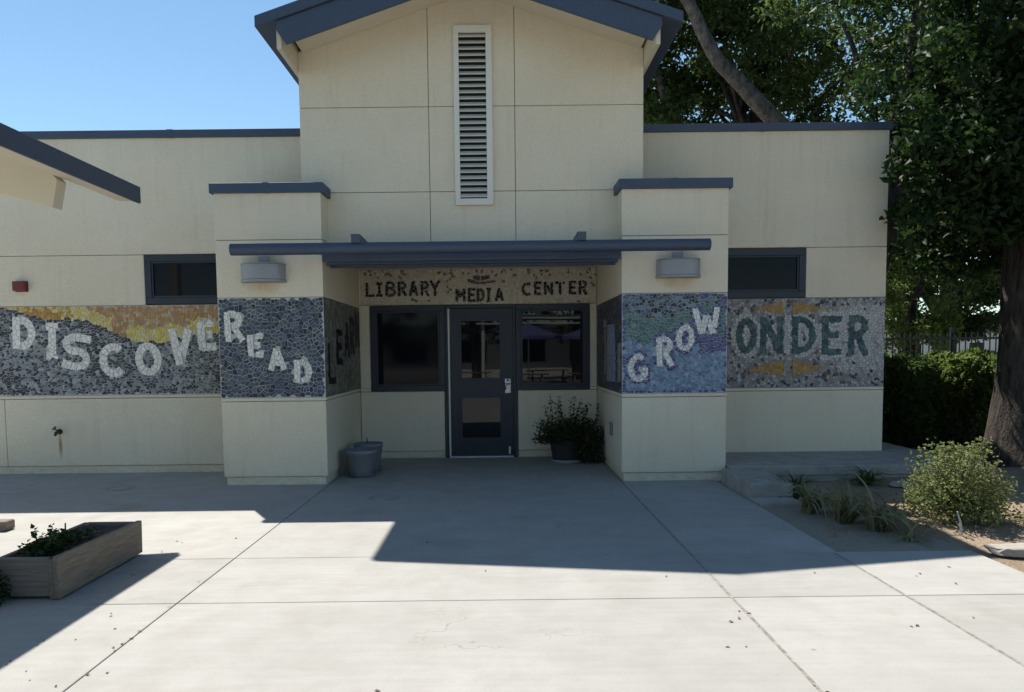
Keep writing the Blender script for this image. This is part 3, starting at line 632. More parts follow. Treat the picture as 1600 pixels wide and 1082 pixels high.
# DISCOVE(R)
pD = Panel('long slate grey mosaic reading DISCOVE under an orange and yellow hill', 'y', 9.646, -7.195, -3.205, ZL1, ZM1, 'grout_pale', 1)
letters(pD, [('D', -6.073, 1.822, 0.270, 0.407), ('I', -5.719, 1.720, 0.172, 0.424), ('S', -5.412, 1.576, 0.397, 0.470), ('C', -4.957, 1.465, 0.328, 0.413), ('O', -4.497, 1.474, 0.344, 0.417), ('V', -4.085, 1.616, 0.286, 0.482), ('E', -3.727, 1.772, 0.221, 0.359)],
        0.102, 0.07, white, 'DISCOVER', [-2, -2, -8, 0, 4, -2, 3])
hill = [(-6.6, 2.17), (-6.353, 2.154), (-6.172, 2.112), (-5.99, 2.074), (-5.883, 2.018), (-5.663, 1.997), (-5.534, 2.005), (-5.333, 1.979), (-5.115, 1.918), (-4.971, 1.852), (-4.809, 1.768), (-4.628, 1.701), (-4.371, 1.68), (-4.166, 1.733), (-4.0, 1.74), (-3.832, 1.784), (-3.2, 1.80)]
def colD(rng, p):
    h = curve(hill, p[0]); d = p[1] - h
    if d > 0:
        if p[0] < -5.45: return pick(rng, [(0.60, 0.46, 0.10), (0.62, 0.53, 0.25), (0.46, 0.24, 0.07)] if not -5.95 < p[0] < -5.6 or d > 0.10 else [(0.45, 0.235, 0.075), (0.50, 0.29, 0.09)])
        if p[0] < -4.95 and d < 0.17: return pick(rng, [(0.66, 0.56, 0.30), (0.60, 0.50, 0.25), (0.64, 0.50, 0.12)])
        if d < 0.16 + 0.05 * rng.random() and p[0] > -4.75: return pick(rng, [(0.62, 0.50, 0.08), (0.64, 0.56, 0.28), (0.60, 0.52, 0.24)])
        return pick(rng, [(0.42, 0.245, 0.115), (0.46, 0.27, 0.125), (0.40, 0.255, 0.14), (0.48, 0.31, 0.16), (0.52, 0.40, 0.26)], 0.14)
    if d > -0.035: return pick(rng, [(0.035, 0.04, 0.06), (0.05, 0.055, 0.085), (0.06, 0.065, 0.09)])
    k = mnoise.noise((p[0] * 1.3, p[1] * 2.2, 4))
    dark = [(0.028, 0.032, 0.048), (0.045, 0.05, 0.06), (0.085, 0.09, 0.10), (0.06, 0.066, 0.10)]
    pale = [(0.24, 0.27, 0.31), (0.33, 0.36, 0.40), (0.17, 0.19, 0.22), (0.27, 0.28, 0.29)]
    if p[0] > -4.0: dark = dark + [(0.10, 0.12, 0.10), (0.14, 0.16, 0.13)]
    return pick(rng, pale if rng.random() < 0.45 + 0.5 * k else dark, 0.2)
pD.field(0.0345, colD, 0.0068, gf=lambda p: 0.4 if p[1] > curve(hill, p[0]) else 1.0)
# READ
pR = Panel('square deep blue mosaic on the left pillar reading READ down its diagonal', 'y', 8.602, -3.197, -1.993, ZL1, ZM1, 'grout_pale', 2)
letters(pR, [('R', -3.010, 1.837, 0.218, 0.341), ('E', -2.773, 1.620, 0.182, 0.248), ('A', -2.538, 1.458, 0.209, 0.252), ('D', -2.242, 1.318, 0.186, 0.270)], 0.072, 0.05, white, 'READ', [3, 2, 2, 0])
pR.field(0.046, lambda r, p: pick(r, [(0.062, 0.085, 0.130), (0.080, 0.105, 0.150), (0.046, 0.062, 0.098), (0.105, 0.132, 0.175), (0.068, 0.092, 0.122), (0.032, 0.038, 0.062), (0.085, 0.105, 0.115)], 0.2), 0.0066, 295)
# GROW
pG = Panel('square blue and green mosaic on the right pillar reading GROW up its diagonal', 'y', 8.602, 1.413, 2.617, ZL1, ZM1, 'grout_blue', 3)
letters(pG, [('G', 1.599, 1.313, 0.227, 0.315), ('R', 1.911, 1.495, 0.193, 0.333), ('O', 2.135, 1.650, 0.210, 0.296), ('W', 2.380, 1.837, 0.303, 0.309)], 0.068, 0.05, white, 'GROW', [-2, 2, -3, 3])
LB = list(pG.kids)
def near(p, quads, d):
    for q in quads:
        c = (sum(k[0] for k in q) / 4, sum(k[1] for k in q) / 4)
        if abs(c[0] - p[0]) < 0.16 and abs(c[1] - p[1]) < 0.16:
            for i in range(4):
                a, b = q[i], q[(i + 1) % 4]; ex, ey = b[0] - a[0], b[1] - a[1]; L2 = ex * ex + ey * ey or 1; t = max(0, min(1, ((p[0] - a[0]) * ex + (p[1] - a[1]) * ey) / L2))
                if math.hypot(a[0] + ex * t - p[0], a[1] + ey * t - p[1]) < d: return True
    return False
gl = [(1.41, 1.66), (1.6, 1.62), (1.8, 1.60), (1.95, 1.68), (2.2, 1.70), (2.62, 1.66)]; gd = [(1.41, 2.02), (1.6, 1.94), (1.8, 1.86), (2.0, 1.92), (2.2, 2.0), (2.62, 2.05)]
def colG(rng, p):
    e = min(p[0] - 1.413, 2.617 - p[0], p[1] - ZL1, ZM1 - p[1])
    if e < 0.03 or near(p, LB, 0.032): return pick(rng, [(0.09, 0.085, 0.21), (0.11, 0.10, 0.25), (0.07, 0.07, 0.16)])
    if p[1] > curve(gd, p[0]): return pick(rng, [(0.035, 0.035, 0.04), (0.11, 0.085, 0.07), (0.10, 0.12, 0.23), (0.19, 0.26, 0.28), (0.15, 0.21, 0.24), (0.05, 0.05, 0.06)])
    if p[1] > curve(gl, p[0]): return pick(rng, [(0.09, 0.17, 0.15), (0.11, 0.20, 0.17), (0.07, 0.13, 0.12), (0.14, 0.22, 0.21)])
    if p[0] > 2.30 and p[1] > 1.48: return pick(rng, [(0.09, 0.08, 0.20), (0.12, 0.11, 0.26)])
    return pick(rng, [(0.15, 0.23, 0.35), (0.18, 0.27, 0.40), (0.13, 0.20, 0.32), (0.22, 0.31, 0.43), (0.30, 0.38, 0.47)], 0.1)
pG.field(0.036, colG, 0.0065, 295)
# (W)ONDER
pW = Panel('wide pale grey mosaic on the right wing reading ONDER between orange arrowheads', 'y', 9.646, 2.625, 4.957, ZL1, ZM1, 'grout_grey', 4)
for tri in ([(3.236, 2.034), (3.651, 1.954), (3.648, 2.121)], [(3.763, 2.12), (3.766, 1.952), (4.224, 2.023)], [(3.145, 1.247), (3.671, 1.172), (3.66, 1.38)], [(3.775, 1.378), (3.779, 1.163), (4.193, 1.266)]):
    pW.shape('arrowhead', [tri], 0.035, lambda r, p: pick(r, [(0.42, 0.25, 0.09), (0.37, 0.22, 0.08), (0.47, 0.30, 0.12)]), 'orange tile arrowhead', 0.003)
teal = lambda r, p: pick(r, [(0.055, 0.12, 0.13), (0.08, 0.155, 0.16), (0.04, 0.085, 0.10), (0.11, 0.18, 0.17)], 0.15)
WL = [('O', 3.180, 1.687, 0.262, 0.473), ('N', 3.507, 1.691, 0.295, 0.473), ('D', 3.917, 1.691, 0.304, 0.481), ('E', 4.282, 1.678, 0.254, 0.498), ('R', 4.622, 1.676, 0.262, 0.518)]
letters(pW, WL, 0.082, 0.042, teal, 'WONDER', cname='teal', grout=0.005)
LQ = pW.kids[4:]
def colW(rng, p):
    if near(p, LQ, 0.05) or (3.66 < p[0] < 3.77 and 1.45 < p[1] < 1.95): return pick(rng, [(0.52, 0.51, 0.49), (0.58, 0.57, 0.55)], 0.07)
    if p[0] > 4.35 and abs(p[1] - 1.65) < 0.42 and rng.random() < 0.85: return pick(rng, [(0.50, 0.49, 0.47), (0.56, 0.55, 0.53), (0.44, 0.44, 0.43)], 0.08)
    k = rng.random()
    if k < 0.20: return pick(rng, [(0.05, 0.055, 0.085), (0.09, 0.09, 0.12), (0.12, 0.10, 0.09)])
    return pick(rng, [(0.32, 0.31, 0.31), (0.40, 0.385, 0.37), (0.24, 0.24, 0.26), (0.46, 0.45, 0.44), (0.34, 0.30, 0.26)], 0.1)
pW.field(0.0345, colW, 0.006)
# LEARN, on the inner face of the left pillar
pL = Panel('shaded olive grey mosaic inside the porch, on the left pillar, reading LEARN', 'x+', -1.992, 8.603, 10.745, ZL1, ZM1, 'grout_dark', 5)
ink = lambda r, p: pick(r, [(0.016, 0.016, 0.022), (0.024, 0.024, 0.034), (0.012, 0.012, 0.016)])
letters(pL, [('L', 8.94, 1.398, 0.42, 0.485), ('E', 9.374, 1.598, 0.354, 0.426), ('A', 9.85, 1.704, 0.352, 0.448), ('R', 10.22, 1.756, 0.295, 0.505), ('N', 10.57, 1.85, 0.28, 0.50)], 0.085, 0.05, ink, 'LEARN', cname='black', grout=0.005)
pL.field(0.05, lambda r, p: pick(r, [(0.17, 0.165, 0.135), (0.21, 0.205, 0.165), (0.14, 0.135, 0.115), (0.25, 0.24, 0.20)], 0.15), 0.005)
# inner face of the right pillar
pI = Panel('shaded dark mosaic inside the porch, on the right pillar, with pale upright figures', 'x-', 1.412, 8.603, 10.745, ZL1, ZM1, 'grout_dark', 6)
pI.shape('figure', [[(9.03, 1.14), (9.72, 1.12), (9.735, 1.45), (9.02, 1.45)], [(9.02, 1.45), (9.735, 1.45), (9.66, 1.85), (9.14, 1.84)]], 0.09, lambda r, p: pick(r, [(0.24, 0.27, 0.34), (0.28, 0.31, 0.38)], 0.08), 'pale blue upright figure', 0.004)
pI.shape('figure', [[(8.66, 1.15), (8.84, 1.15), (8.84, 1.605), (8.66, 1.605)]], 0.07, lambda r, p: pick(r, [(0.30, 0.29, 0.25), (0.25, 0.24, 0.21)], 0.08), 'narrow cream upright figure')
pI.shape('figure', [[(9.78, 1.82), (10.04, 1.82), (10.04, 1.93), (9.78, 1.93)], [(9.80, 1.2), (9.95, 1.2), (9.95, 1.81), (9.80, 1.81)]], 0.07, lambda r, p: pick(r, [(0.22, 0.21, 0.19), (0.26, 0.25, 0.22)], 0.08), 'grey upright figure')
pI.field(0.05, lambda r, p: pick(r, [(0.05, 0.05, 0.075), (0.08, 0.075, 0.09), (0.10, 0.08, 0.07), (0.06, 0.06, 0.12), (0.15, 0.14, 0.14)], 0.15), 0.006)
# LIBRARY MEDIA CENTER
pS = Panel('tan mosaic sign above the door reading LIBRARY MEDIA CENTER in black pieces', 'y', YE + 0.010, -1.96, 1.405, 2.197, 2.702, 'grout_tan', 7)
for word, its in (('LIBRARY', [('L', -1.817, 2.421, 0.129, 0.201), ('I', -1.687, 2.422, 0.105, 0.197), ('B', -1.526, 2.427, 0.155, 0.208), ('R', -1.358, 2.427, 0.131, 0.204), ('A', -1.201, 2.433, 0.136, 0.213), ('R', -1.037, 2.430, 0.120, 0.213), ('Y', -0.896, 2.431, 0.148, 0.223)]),
                  ('MEDIA', [('M', -0.534, 2.330, 0.140, 0.189), ('E', -0.371, 2.331, 0.113, 0.194), ('D', -0.246, 2.330, 0.105, 0.195), ('I', -0.133, 2.328, 0.079, 0.194), ('A', 0.020, 2.336, 0.129, 0.190)]),
                  ('CENTER', [('C', 0.411, 2.406, 0.148, 0.190), ('E', 0.569, 2.415, 0.110, 0.185), ('N', 0.721, 2.413, 0.127, 0.185), ('T', 0.885, 2.412, 0.150, 0.185), ('E', 1.068, 2.419, 0.114, 0.190), ('R', 1.213, 2.417, 0.119, 0.203)])):
    letters(pS, its, 0.042, 0.048, ink, word, cname='black', grout=0.0035)
# the open-book emblem above MEDIA
pS.shape('emblem', [[(-0.44, 2.52), (-0.27, 2.475), (-0.25, 2.51), (-0.42, 2.565)], [(-0.27, 2.475), (-0.02, 2.51), (-0.03, 2.545), (-0.25, 2.51)], [(-0.36, 2.555), (-0.25, 2.53), (-0.25, 2.60), (-0.34, 2.61)], [(-0.24, 2.53), (-0.10, 2.555), (-0.13, 2.61), (-0.24, 2.60)]], 0.032, ink, 'black tile open-book emblem', 0.006)
def colS(rng, p):
    k = mnoise.noise((p[0] * 2.2, p[1] * 3.5, 8)) + 0.35 * abs(p[0] - 0.3) - 0.1
    if near(p, pS.kids, 0.055): return pick(rng, [(0.58, 0.52, 0.41), (0.63, 0.57, 0.46)], 0.05)
    if rng.random() < 0.05 + 0.22 * max(0, k) + (0.12 if p[1] > 2.6 else 0): return pick(rng, [(0.19, 0.16, 0.125), (0.24, 0.20, 0.15), (0.15, 0.13, 0.11)])
    return pick(rng, [(0.56, 0.50, 0.39), (0.62, 0.56, 0.44), (0.51, 0.455, 0.35), (0.60, 0.56, 0.47)], 0.08)
pS.field(0.038, colS, 0.005)

# ------------------------------------------------------------------ things on the walls
def wall_light(xc, label):
    t = empty('wall_light', (xc, 8.6, 2.43)); tag(t, label, 'lamp', 'drum wall lights on the entrance pillars')
    n = 28; zc0, zc1, w, dp = 2.325, 2.535, 0.245, 0.205
    def ring(w_, d_): return [(xc - w_ * math.cos(math.pi * k / n), 8.598 - d_ * math.sin(math.pi * k / n) ** 0.75) for k in range(n + 1)]
    def drum(a, b, w_, d_): return MB().prismZ([p for p in ring(w_, d_)], a, b)
    drum(zc0 + 0.03, zc1 - 0.012, w, dp).build('housing', 'lamp_grey', t, 0.004)
    drum(zc0, zc0 + 0.028, w + 0.006, dp + 0.006).build('rim', 'lamp_grey', t, 0.004)
    drum(zc1 - 0.011, zc1, w + 0.004, dp + 0.004).build('lid', 'lamp_grey', t, 0.003)
    box('mounting_plate', 'lamp_grey', t, xc - 0.06, xc + 0.06, 8.585, 8.5985, zc1 + 0.001, zc1 + 0.09)
wall_light(-2.652, 'grey half-drum wall light on the left pillar above the READ mosaic'); wall_light(2.046, 'grey half-drum wall light on the right pillar above the GROW mosaic')
t = empty('alarm_box', (-6.08, 9.65, 2.42)); tag(t, 'small dark red alarm box on the wall above the DISCOVE mosaic', 'alarm')
box('housing', 'red_box', t, -6.155, -6.005, 9.57, 9.649, 2.355, 2.478, 0.008); box('back_plate', 'red_box', t, -6.163, -5.997, 9.6495, 9.6555, 2.347, 2.486)
for k in range(4): box('grille_bar', 'red_box', t, -6.14, -6.02, 9.5635, 9.5695, 2.375 + k * 0.024, 2.383 + k * 0.024)
t = empty('hose_tap', (-5.69, 9.65, 0.55)); tag(t, 'dark hose tap with a rust streak below on the left wall', 'tap')
MB().tube([(-5.69, 9.65, 0.55), (-5.69, 9.60, 0.55), (-5.695, 9.57, 0.54), (-5.70, 9.555, 0.505)], [0.022, 0.018, 0.02, 0.016], 12).build('spout', 'dark_iron', t, smooth=True)
MB().tube([(-5.69, 9.595, 0.565), (-5.71, 9.57, 0.60)], 0.008, 8).build('valve_stem', 'dark_iron', t); MB().tube([(-5.71, 9.57, 0.60), (-5.714, 9.565, 0.606)], 0.03, 10).build('tap_wheel', 'dark_iron', t)
MB().tube([(-5.69, 9.6495, 0.55), (-5.69, 9.638, 0.55)], 0.036, 14).build('wall_flange', 'dark_iron', t)
t = empty('outlet_box', (1.41, 9.35, 0.55)); tag(t, 'small grey outlet cover low on the inner face of the right pillar', 'outlet')
box('cover', 'plastic_grey', t, 1.388, 1.413, 9.27, 9.40, 0.46, 0.62, 0.006); box('hinge', 'plastic_grey', t, 1.382, 1.3875, 9.28, 9.39, 0.60, 0.615)
# cleanout covers let into the paving
for cx_, cy_, lab in ((-4.36, 8.5, 'round drain cover in the shaded paving below the hose tap'), (-1.225, 7.77, 'round drain cover in the paving in front of the entrance')):
    t = empty('drain_cover', (cx_, cy_, 0)); tag(t, lab, 'drain cover', 'round covers in the paving')
    MB().lathe([(0.125, 0.002), (0.128, 0.006), (0.165, 0.006), (0.17, 0.001)], cx_, cy_, 36).build('rim', 'concrete_old', t, smooth=True)
    MB().lathe([(0.0, 0.004), (0.06, 0.004), (0.118, 0.004), (0.121, 0.001)], cx_, cy_, 36).build('lid', 'concrete_old', t)

# ------------------------------------------------------------------ foliage helpers
def leaf_mesh(name, C_, size, seed, flat=0.35, mat='leaf_tree', parent=None, var=0.35, aspect=0.5, droop=0.0, kind=None, fold=0.18):
    rs = np.random.RandomState(seed); C_ = np.asarray(C_, dtype=np.float64); n = len(C_)
    d = rs.normal(size=(n, 3)); d[:, 2] = d[:, 2] * (1 - flat) - droop; d /= np.linalg.norm(d, axis=1, keepdims=True) + 1e-9
    nr = rs.normal(size=(n, 3)); nr[:, 2] += flat * 2.2; nr -= d * (nr * d).sum(1, keepdims=True); nr /= np.linalg.norm(nr, axis=1, keepdims=True) + 1e-9
    sd = np.cross(d, nr); L = size * (1 + var * (rs.rand(n, 1) * 2 - 1)); Wd = L * aspect
    b = C_ - d * L * 0.5; tip = C_ + d * L * 0.5; mid = C_ - d * L * 0.06
    l = mid + sd * Wd * 0.5 + nr * L * fold; r = mid - sd * Wd * 0.5 + nr * L * fold
    V = np.stack([b, l, tip, r], 1).reshape(-1, 3); me = bpy.data.meshes.new(name)
    me.vertices.add(4 * n); me.vertices.foreach_set('co', V.astype(np.float32).ravel())
    base = np.arange(n) * 4; T = np.stack([base, base + 2, base + 1, base, base + 3, base + 2], 1).ravel().astype(np.int32)
    me.loops.add(6 * n); me.loops.foreach_set('vertex_index', T)
    me.polygons.add(2 * n); me.polygons.foreach_set('loop_start', np.arange(0, 6 * n, 3, dtype=np.int32)); me.polygons.foreach_set('loop_total', np.full(2 * n, 3, dtype=np.int32))
    me.update(); at = me.attributes.new('tint', 'FLOAT', 'POINT'); at.data.foreach_set('value', np.repeat(rs.rand(n) ** 1.3, 4).astype(np.float32))
    o = link(name, me, mat, parent)
    if kind: o['kind'] = kind
    return o
def clump_points(clumps, per, seed, shell=0.55):
    rs = np.random.RandomState(seed); out = []
    for (x, y, z, r) in clumps:
        k = max(4, int(per * r * r)); v = rs.normal(size=(k, 3)); v /= np.linalg.norm(v, axis=1, keepdims=True)
        rad = r * rs.rand(k, 1) ** shell; p = v * rad; p[:, 2] *= 0.72; out.append(p + np.array([x, y, z]))
    return np.concatenate(out)
def trunk_mesh(name, path, rads, parent, mat='bark', n=18, seed=0, rough=0.10, sub=5):
    pts = [Vector(p) for p in path]; P2, R2 = [], []
    for i in range(len(pts) - 1):
        p0, p1, p2, p3 = pts[max(i - 1, 0)], pts[i], pts[i + 1], pts[min(i + 2, len(pts) - 1)]
        for k in range(sub):
            t = k / sub; q = 0.5 * ((2 * p1) + (p2 - p0) * t + (2 * p0 - 5 * p1 + 4 * p2 - p3) * t * t + (3 * p1 - p0 - 3 * p2 + p3) * t ** 3)
            P2.append(q); R2.append(rads[i] + (rads[i + 1] - rads[i]) * t)
    P2.append(pts[-1]); R2.append(rads[-1]); m = MB().tube(P2, R2, n)
    vs = []
    for i, v in enumerate(m.v):
        c = P2[min(i // n, len(P2) - 1)]; v = Vector(v); d = v - c; r = d.length
        a = math.atan2(d.y, d.x); k = 1 + rough * mnoise.noise((math.cos(a) * 2.2 + seed, math.sin(a) * 2.2, c.z * 0.5)) + rough * 0.6 * mnoise.noise((math.cos(a) * 6 + seed, math.sin(a) * 6, c.z * 1.6))
        vs.append(tuple(c + d * k))
    m.v = vs; return m.build(name, mat, parent, smooth=True)
def tree(label, base, path, rads, crown, per, leaf, mat, seed, limbs=14, group='trees around the library', name='leafy_tree', extra=None, droop=0.5, limb_r=0.07, aspect=0.5):
    t = empty(name, base); tag(t, label, 'tree', group); rng = random.Random(seed)
    tk = trunk_mesh('trunk', path, rads, t, seed=seed)
    cl = []
    for (cx_, cy_, cz_, rx, ry, rz_, k) in crown:
        for _ in range(k):
            while True:
                v = Vector((rng.uniform(-1, 1), rng.uniform(-1, 1), rng.uniform(-1, 1)))
                if 0.15 < v.length < 1: break
            v *= v.length ** -0.35
            cl.append((cx_ + v.x * rx, cy_ + v.y * ry, cz_ + v.z * rz_, rng.uniform(0.35, 0.85) * min(rx, ry, rz_) ** 0.5 * 0.55))
    pts = [Vector(p) for p in path]
    for k in range(limbs):
        c = Vector(rng.choice(cl)[:3]); a = pts[-1] if rng.random() < 0.6 or len(pts) < 3 else pts[-2]
        mid = a.lerp(c, 0.5) + Vector((rng.uniform(-0.4, 0.4), rng.uniform(-0.4, 0.4), rng.uniform(0, 0.5)))
        trunk_mesh('limb', [a, mid, c], [limb_r * rng.uniform(0.8, 1.4), limb_r * 0.6, 0.015], t, n=8, seed=seed + k, sub=4)
    if extra:
        for e in extra: trunk_mesh('limb', e[0], e[1], t, 'bark_sunlit', n=14, seed=seed + 77)
    leaf_mesh('crown', clump_points(cl, per, seed), leaf, seed, 0.25, mat, t, droop=droop, kind='stuff', aspect=aspect)
    return t
def ribbon_plant(name, label, cat, base, n, length, width, seed, mat, spread=1.0, up=1.0, group=None, bias=(0, 0)):
    rng = random.Random(seed); t = empty(name, base); tag(t, label, cat, group); mb = MB(); tn = []
    for _ in range(n):
        a = rng.uniform(0, 6.283); L = length * rng.uniform(0.55, 1.15); w = width * rng.uniform(0.6, 1.2); h = up * rng.uniform(0.5, 1.3); tv = rng.random()
        dx, dy = math.cos(a) * spread + bias[0], math.sin(a) * spread + bias[1]; p = Vector(base) + Vector((rng.uniform(-.06, .06), rng.uniform(-.06, .06), -0.01)); d = Vector((dx * 0.45, dy * 0.45, h)).normalized(); seg = 9; b0 = len(mb.v); tw = rng.uniform(-0.6, 0.6)
        for i in range(seg + 1):
            f = i / seg; s = Vector((-d.y, d.x, 0)); s = s.normalized() if s.length > 1e-4 else Vector((1, 0, 0)); s = (s + Vector((0, 0, tw * f))).normalized(); ww = w * (1 - f ** 2.2) * 0.5 + 0.0008
            mb.v += [tuple(p - s * ww), tuple(p + d.cross(s) * ww * 0.35), tuple(p + s * ww)]; tn += [tv] * 3
            p = p + d * (L / seg); d = (d + Vector((dx * 0.10, dy * 0.10, -0.33 / max(0.4, up)))).normalized()
            if p.z < 0.025 + base[2]: p.z = 0.025 + base[2] + rng.random() * 0.01; d.z = abs(d.z) * 0.1; d.normalize()
        for i in range(seg):
            k = b0 + i * 3; mb.f += [(k, k + 1, k + 4, k + 3), (k + 1, k + 2, k + 5, k + 4)]
    o = mb.build('blades', mat, t, smooth=True); at = o.data.attributes.new('tint', 'FLOAT', 'POINT'); at.data.foreach_set('value', np.array(tn, dtype=np.float32)); o['kind'] = 'stuff'
    return t
def shrub(name, label, cat, base, rx, ry, h, n, leaf, mat, seed, shoots=8, group=None, z0=0.05, shell=0.6, stems=26, aspect=0.62, sh=0.2):
    rng = random.Random(seed); rs = np.random.RandomState(seed); t = empty(name, base); tag(t, label, cat, group); B0 = Vector(base); sm = MB(); pts = []
    for _ in range(stems):
        a = rng.uniform(0, 6.283); e = rng.uniform(0.15, 1.0); tip = B0 + Vector((math.cos(a) * rx * e, math.sin(a) * ry * e, h * math.sqrt(max(0.05, 1 - 0.75 * e * e)) * rng.uniform(0.8, 1.0)))
        mid = B0.lerp(tip, 0.5) + Vector((0, 0, h * 0.12)); sm.tube([B0 + Vector((rng.uniform(-.04, .04), rng.uniform(-.04, .04), 0)), mid, tip], [0.009, 0.006, 0.002], 5)
    for _ in range(shoots):
        a = rng.uniform(0, 6.283); e = rng.uniform(0.1, 0.9); s0 = B0 + Vector((math.cos(a) * rx * e, math.sin(a) * ry * e, h * math.sqrt(1 - 0.7 * e * e) * 0.9)); tip = s0 + Vector((math.cos(a) * 0.06, math.sin(a) * 0.06, sh * rng.uniform(0.5, 1.1)))
        sm.tube([s0, tip], [0.004, 0.0015], 5)
        for k in range(16):
            f = k / 15; pts.append(np.array(s0.lerp(tip, f)) + rs.normal(size=3) * leaf * 0.35)
    v = rs.normal(size=(n, 3)); v /= np.linalg.norm(v, axis=1, keepdims=True); v[:, 2] = np.abs(v[:, 2]) * 1.0 - 0.25 * (rs.rand(n) < 0.4); rad = rs.rand(n, 1) ** (1 - shell) ** 1.0
    lump = np.array([1 + 0.36 * mnoise.noise(Vector(q) * 2.6 + Vector((seed, 0, 0))) + 0.14 * mnoise.noise(Vector(q) * 6.5) for q in v])[:, None]
    p = v * rad * lump * np.array([rx, ry, h]) + np.array(base) + np.array([0, 0, z0]); p = p[p[:, 2] > base[2] + 0.015]
    p = np.concatenate([p, np.array(pts)]) if pts else p
    sm.build('stems', 'stem', t); leaf_mesh('foliage', p, leaf, seed, 0.35, mat, t, aspect=aspect, kind='stuff'); return t

# ------------------------------------------------------------------ pots and planter
def pot(name, label, x, y, r0_, r1_, h, mat, saucer_mat, soil=True):
    t = empty(name, (x, y, 0)); tag(t, label, 'pot'); b = 0.03
    MB().lathe([(0.0, b), (r0_ * 0.97, b), (r0_, b + 0.01), (r1_ * 0.97, b + h - 0.05), (r1_, b + h - 0.045), (r1_ + 0.006, b + h), (r1_ - 0.012, b + h), (r1_ - 0.022, b + h - 0.06), (0.0, b + h - 0.07)], x, y, 40).build('body', mat, t, smooth=True)
    MB().lathe([(0.0, 0.002), (r0_ * 1.08, 0.002), (r0_ * 1.16, 0.04), (r0_ * 1.19, 0.046), (r0_ * 1.16, 0.047), (r0_ * 1.05, 0.012), (0.0, 0.012)], x, y, 40).build('saucer', saucer_mat, t, smooth=True)
    if soil:
        MB().lathe([(r1_ - 0.02, b + h - 0.062), (r1_ * 0.5, b + h - 0.05), (0.0, b + h - 0.045)], x, y, 24).build('soil_fill', 'dark_soil', t)
    return t
pot('flower_pot', 'front grey plastic pot with saucer, bare soil, beside the left pillar', -1.715, 9.2, 0.145, 0.205, 0.305, 'plastic_grey', 'plastic_grey')
pot('flower_pot', 'rear grey pot half hidden behind the front one by the left pillar', -1.70, 9.64, 0.14, 0.185, 0.33, 'plastic_grey', 'plastic_grey')
t = empty('dry_stalk', (-1.72, 9.64, 0.29)); tag(t, 'short dead stalk standing in the rear grey pot', 'stalk')
MB().tube([(-1.72, 9.64, 0.29), (-1.715, 9.64, 0.39), (-1.72, 9.635, 0.43)], [0.012, 0.010, 0.006], 7).build('stalk', 'stem', t)
pot('shrub_pot', 'dark round pot on a pale saucer right of the door', 0.93, 10.22, 0.20, 0.245, 0.27, 'plastic_dark', 'plastic_pale')
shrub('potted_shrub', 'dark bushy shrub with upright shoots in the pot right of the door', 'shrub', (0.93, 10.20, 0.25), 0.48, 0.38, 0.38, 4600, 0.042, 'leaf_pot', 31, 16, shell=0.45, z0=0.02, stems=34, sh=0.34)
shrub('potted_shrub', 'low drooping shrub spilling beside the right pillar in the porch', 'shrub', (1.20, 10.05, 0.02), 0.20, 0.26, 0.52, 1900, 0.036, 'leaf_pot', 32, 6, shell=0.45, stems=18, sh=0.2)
# weathered planter box
t = empty('planter_box', (-2.95, 5.08, 0)); tag(t, 'weathered grey timber planter box on the paving, left foreground', 'planter')
px0, px1, py0, py1, ph = -3.16, -2.735, 4.55, 5.63, 0.265
MB().poly([(px1 - 0.035, py0, 0.012), (px1, py0 - 0.005, 0.01), (px1, py1, 0.015), (px1 - 0.035, py1, 0.015), (px1 - 0.035, py0, ph + 0.012), (px1 - 0.002, py0 - 0.004, ph + 0.01), (px1 + 0.004, py1, ph - 0.005), (px1 - 0.033, py1, ph - 0.004)],
          [(0, 3, 2, 1), (4, 5, 6, 7), (0, 1, 5, 4), (1, 2, 6, 5), (2, 3, 7, 6), (3, 0, 4, 7)]).build('side_board', 'old_wood', t, 0.004)
box('side_board', 'old_wood', t, px0, px0 + 0.035, py0, py1 - 0.02, 0.012, ph - 0.01, 0.004)
box('end_board', 'old_wood_cross', t, px0 + 0.036, px1 - 0.072, py0 + 0.02, py0 + 0.055, 0.02, ph - 0.002, 0.004)
box('end_board', 'old_wood_cross', t, px0 + 0.036, px1 - 0.037, py1 - 0.06, py1 - 0.025, 0.015, ph - 0.006, 0.004)
for (a, b) in ((px1 - 0.071, py0 + 0.012), (px1 - 0.071, py1 - 0.096), (px0 + 0.037, py0 + 0.057), (px0 + 0.037, py1 - 0.096)): box('corner_post', 'old_wood', t, a, a + 0.035, b, b + 0.035, 0.004, ph - 0.012, 0.003)
def soil_fill():
    m = MB(); n = 12; k = 22; vs = []
    for j in range(k):
        for i in range(n):
            x = px0 + 0.036 + (px1 - px0 - 0.072) * i / (n - 1); y = py0 + 0.056 + (py1 - py0 - 0.117) * j / (k - 1); vs.append((x, y, 0.236 + 0.025 * mnoise.noise((x * 6, y * 6, 2))))
    m.poly(vs, [(j * n + i, j * n + i + 1, (j + 1) * n + i + 1, (j + 1) * n + i) for j in range(k - 1) for i in range(n - 1)]); m.build('soil_fill', 'dark_soil', t, smooth=True)
soil_fill()
shrub('planter_weed', 'low leafy weeds along the middle of the timber planter', 'weed', (-2.95, 5.02, 0.235), 0.15, 0.40, 0.06, 420, 0.036, 'leaf_dark', 41, 3, shell=0.4, stems=10, z0=0.01, sh=0.08)
shrub('planter_weed', 'taller leafy weed at the near end of the timber planter', 'weed', (-2.98, 4.76, 0.235), 0.14, 0.13, 0.09, 240, 0.042, 'leaf_dark', 42, 3, shell=0.4, stems=10, z0=0.01, sh=0.12)
